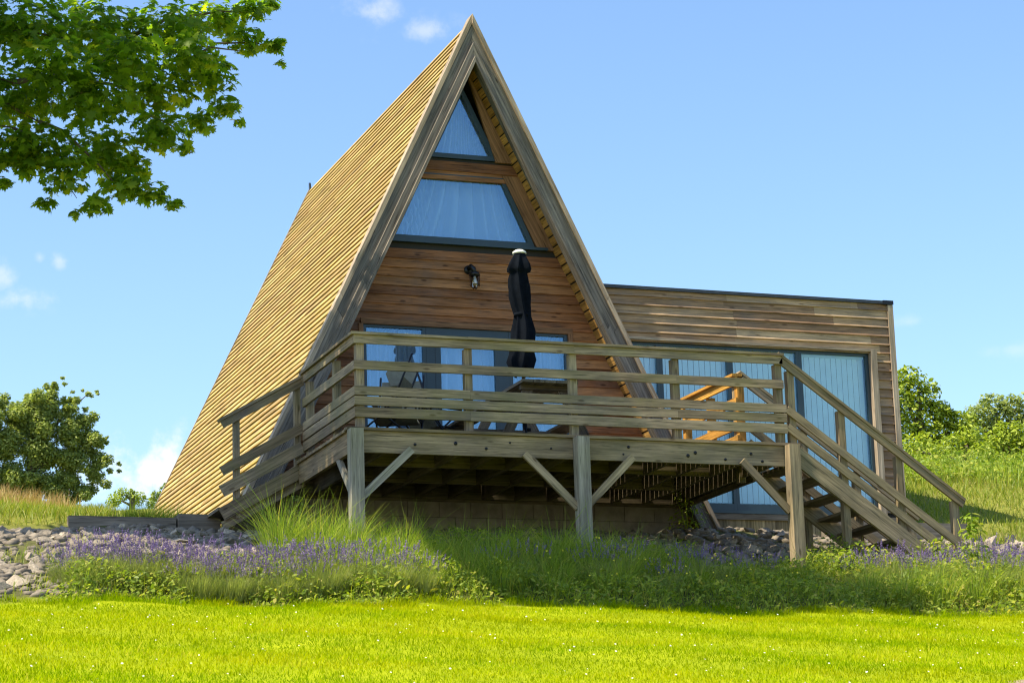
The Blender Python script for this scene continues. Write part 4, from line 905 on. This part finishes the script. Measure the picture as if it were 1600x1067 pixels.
# the big maple on the left: trunk outside the picture, crown hanging into it
mp = thing('maple_tree', 'large leafy maple branch overhanging from the upper left', 'tree', (-8.6, 1.2, -1.5))
vis = []
for (u, v, y, r) in [(-320, 60, 1.6, 1.25), (-300, -110, 1.8, 1.3), (-150, -160, 2.0, 1.0), (-150, 30, 2.2, 1.3), (-140, 190, 2.0, 1.2), (40, 40, 2.0, .72), (150, 50, 2.4, .66), (265, 45, 2.2, .58), (340, 30, 2.6, .42), (395, 15, 2.4, .28), (385, 62, 2.3, .30), (432, 72, 2.3, .17), (440, 100, 2.3, .08), (420, 5, 2.4, .16),
                     (30, 150, 2.5, .66), (140, 150, 1.8, .62), (240, 140, 2.4, .58), (320, 120, 2.2, .44), (352, 168, 2.5, .24), (374, 192, 2.4, .10), (310, 190, 2.2, .26), (250, 205, 2.0, .42), (290, 232, 2.3, .14),
                     (60, 225, 2.1, .46), (160, 235, 2.5, .48), (100, 285, 2.2, .30), (190, 290, 2.2, .32), (240, 300, 2.3, .24), (272, 318, 2.3, .12), (150, 322, 2.1, .20), (70, 318, 2.2, .15), (120, 335, 2.2, .10), (45, 262, 2.2, .22), (110, 255, 2.0, .34), (200, 262, 2.3, .32), (20, 235, 2.3, .36), (-10, 255, 2.2, .25), (5, 285, 2.2, .12), (300, 85, 1.6, .4), (200, 90, 1.5, .5), (90, 100, 1.4, .55)]:
    p = at(u, v, y); vis.append((p[0], p[1], p[2], r, r*.9, r*.62, 1.0))
hi = []
rg_ = random.Random(9)
sx_, sy_ = -sun_dir.x/sun_dir.z, -sun_dir.y/sun_dir.z
for k in range(68):                                          # the rest of the crown, above the picture
    z = 7.9+rg_.uniform(0, 3.4)
    if k < 58:
        ys = rg_.uniform(-2.0, 2.9); xs = rg_.uniform(1.2, 4.9) if ys < .6 else rg_.uniform(-.9, 4.2); rr0 = .95
    else: ys = 3.35+rg_.uniform(-.3, .3); xs = .3+(k-58)*.36; rr0 = .5
    hi.append((xs-sx_*(z+1.5), ys-sy_*(z+1.5), z, rr0, rr0*.8, rr0*.75, 1.0))
Cc, Nn = blob_points(vis, 1750); Ch, Nh = blob_points(hi, 330)
Vp = merge([cards(Cc, Nn, RNG.gamma(9, .0075, len(Cc)), MAPLE, np.clip(RNG.normal(.4, .25, len(Cc)), 0, 1), .8), cards(Ch, Nh, RNG.uniform(.09, .16, len(Ch)), MAPLE, None, .8)])
o = place('crown', raw_mesh('crown', *Vp), 'maple', mp)
b = MB(); b.tube([(-8.6, 1.2, -2.0), (-8.55, 1.2, 0), (-8.4, 1.15, 2.5), (-8.1, 1.0, 5.5), (-7.6, .8, 8.5), (-7, .6, 11)], [.42, .34, .29, .23, .15, .05], 14); b.build('trunk', 'bark', mp)
b = MB()
def limb(p0, p1, r0, sag=.15):
    p0, p1 = Vector(p0), Vector(p1); m = p0.lerp(p1, .5)+Vector((0, 0, sag)); b.tube([p0, p0.lerp(m, .6)+Vector((0, 0, sag*.4)), m.lerp(p1, .5)+Vector((0, .05, sag*.3)), p1], [r0, r0*.75, r0*.45, r0*.16], 7)
for (ua, va, u, v, y, r0) in [(-160, 120, 60, 190, 2.3, .06), (20, 130, 230, 150, 2.2, .045), (120, 160, 300, 215, 2.3, .03), (150, 100, 375, 80, 2.3, .035), (60, 190, 190, 300, 2.2, .028), (20, 200, 120, 310, 2.2, .025), (200, 60, 395, 20, 2.4, .03), (300, 90, 430, 75, 2.3, .02), (-160, 60, 100, 60, 2.0, .05)]:
    limb(at(ua, va, y), at(u, v, y), r0)
for (z0, ua, va, r0) in [(2.6, -160, 120, .11), (3.6, -160, 60, .10), (4.6, 20, 130, .07), (3.2, 20, 200, .06)]: limb((-8.35, 1.12, z0), at(ua, va, 2.2), r0, .3)
for q in hi[::2]: limb((-7.9, .9, 6.0+random.uniform(-.6, 1.8)), q[:3], .07, .4)
b.build('branches', 'bark', mp)

def bg_tree(name, label, blobs, leaf, dens, mat, trunk, shape=OVAL, grp=None):
    """blobs in photo pixels at depth y: (u, v, y, radius m)"""
    B = []
    for (u, v, y, r) in blobs:
        p = at(u, v, y); r = r*(1.25 if y < 50 else 1.0); B.append((p[0], p[1], p[2], r, r, r*.85, 1.0))
    tx, ty, tz = trunk; t = thing(name, label, 'tree', (tx, ty, tz), grp)
    C_, N_ = blob_points(B, dens*5)
    place('crown', raw_mesh('crown', *cards(C_, N_, RNG.uniform(.7, 1.3, len(C_))*leaf, shape)), mat, t)
    top = max(q[2] for q in B); m = MB()
    m.tube([(tx, ty, tz-2.0), (tx+.05, ty, tz+(top-tz)*.4), (tx+.1, ty, tz+(top-tz)*.85)], [.2, .14, .04], 8)
    t2 = m.build('trunk', 'bark', t); m = MB()
    for q in B[:14:2]:
        z0 = tz+(q[2]-tz)*.45; m.tube([(tx+.04, ty, z0), ((tx+q[0])/2, (ty+q[1])/2, (z0+q[2])/2+.1), q[:3]], [.07, .045, .015], 6)
    m.build('limbs', 'bark', t); return t
YT = 58
rgt = random.Random(3)
base = at(45, 782, YT)
bl = [(55, 630, YT, .42), (80, 618, YT, .28), (85, 602, YT, .16), (20, 645, YT, .5), (110, 640, YT, .34), (120, 625, YT, .18), (138, 615, YT, .12), (60, 665, YT, .75), (105, 675, YT, .62), (135, 660, YT, .35), (140, 690, YT, .5), (10, 690, YT, .8), (60, 705, YT, .8), (155, 715, YT, .34), (115, 720, YT, .6), (150, 745, YT, .36), (105, 755, YT, .5), (20, 740, YT, .65), (60, 745, YT, .55), (-30, 660, YT, .8), (-40, 720, YT, .9), (0, 630, YT, .3), (172, 735, YT, .14), (165, 690, YT, .14), (40, 768, YT, .55), (90, 772, YT, .5), (130, 768, YT, .42), (0, 770, YT, .6), (70, 640, YT, .55), (35, 655, YT, .5)]
bl += [(u+rgt.uniform(-17, 17), v+rgt.uniform(-15, 15), YT+rgt.uniform(-.6, .6), r*rgt.uniform(.5, .75)) for (u, v, _, r) in bl for _k in range(4)]
bg_tree('orchard_tree', 'rounded grey green tree on the ridge at the left edge', bl, .06, 900, 'treeleaf', tuple(base))
base = at(205, 792, 85); bg_tree('hedge_bush', 'low pale green bush behind the ridge right of the rounded tree', [(190, 772, 85, .42), (215, 778, 85, .45), (178, 782, 84, .42), (238, 786, 85, .35), (205, 768, 85, .2)], .07, 400, 'bushleaf', tuple(base))
base = at(268, 792, 80); bg_tree('hedge_bush', 'small green bush just behind the rear edge of the A-frame roof', [(262, 765, 80, .42), (280, 755, 80, .5), (245, 775, 80, .35), (300, 765, 80, .6)], .09, 260, 'darkbush', tuple(base))
YR = 36
base = at(1440, 740, YR); bl = [(1500, 668, YR, .42), (1490, 655, YR, .3), (1515, 672, YR, .42), (1470, 640, YR, .3), (1405, 600, YR, .42), (1425, 590, YR, .38), (1440, 620, YR, .5), (1460, 605, YR, .18), (1410, 640, YR, .6), (1455, 645, YR, .5), (1480, 645, YR, .22), (1430, 680, YR, .7), (1475, 675, YR, .45), (1390, 680, YR, .7), (1495, 665, YR, .2), (1450, 705, YR, .6), (1485, 700, YR, .4), (1385, 620, YR, .6)]
bl += [(u+rgt.uniform(-22, 22), v+rgt.uniform(-20, 20), YR, r*.4) for (u, v, _, r) in bl for _k in range(2)]
bg_tree('hillside_tree', 'bushy mid green tree directly behind the right corner of the extension', bl, .075, 230, 'bushleaf', tuple(base))
base = at(1560, 745, 40); bl = [(1520, 645, 40, .3), (1540, 632, 40, .26), (1596, 628, 40, .3), (1530, 650, 40, .45), (1555, 640, 40, .5), (1578, 632, 40, .35), (1582, 622, 40, .16), (1600, 650, 40, .5), (1540, 680, 40, .5), (1515, 665, 40, .3), (1575, 670, 40, .6), (1620, 670, 40, .7), (1510, 690, 40, .4), (1560, 705, 40, .6)]
bl += [(u+rgt.uniform(-20, 20), v+rgt.uniform(-18, 18), 40, r*.4) for (u, v, _, r) in bl for _k in range(2)]
bg_tree('hillside_tree', 'taller grey green tree at the right edge of the hillside', bl, .07, 230, 'treeleaf', tuple(base))
base = at(1575, 745, 30); bl = [(1560, 690, 30, .4), (1585, 680, 30, .42), (1605, 695, 30, .45), (1545, 705, 30, .25), (1580, 712, 30, .45), (1565, 670, 30, .22)]
bg_tree('hillside_bush', 'round bright green bush in front of the grey green tree at the right edge', bl, .065, 420, 'bushleaf', tuple(base))
base = at(1510, 755, 28); bl = [(1420, 700, 27, .3), (1445, 690, 28, .28), (1465, 705, 27, .3), (1535, 705, 27, .3), (1560, 722, 27, .3), (1590, 728, 27, .35), (1490, 690, 28, .3), (1515, 680, 28, .3), (1500, 705, 28, .35), (1525, 700, 28, .32), (1480, 725, 28, .4), (1510, 730, 28, .4), (1540, 735, 28, .35), (1455, 735, 28, .4), (1425, 725, 28, .45)]
bg_tree('hillside_bush', 'low yellow green scrub between the two right hand trees', bl, .06, 330, 'bushleaf', tuple(base))
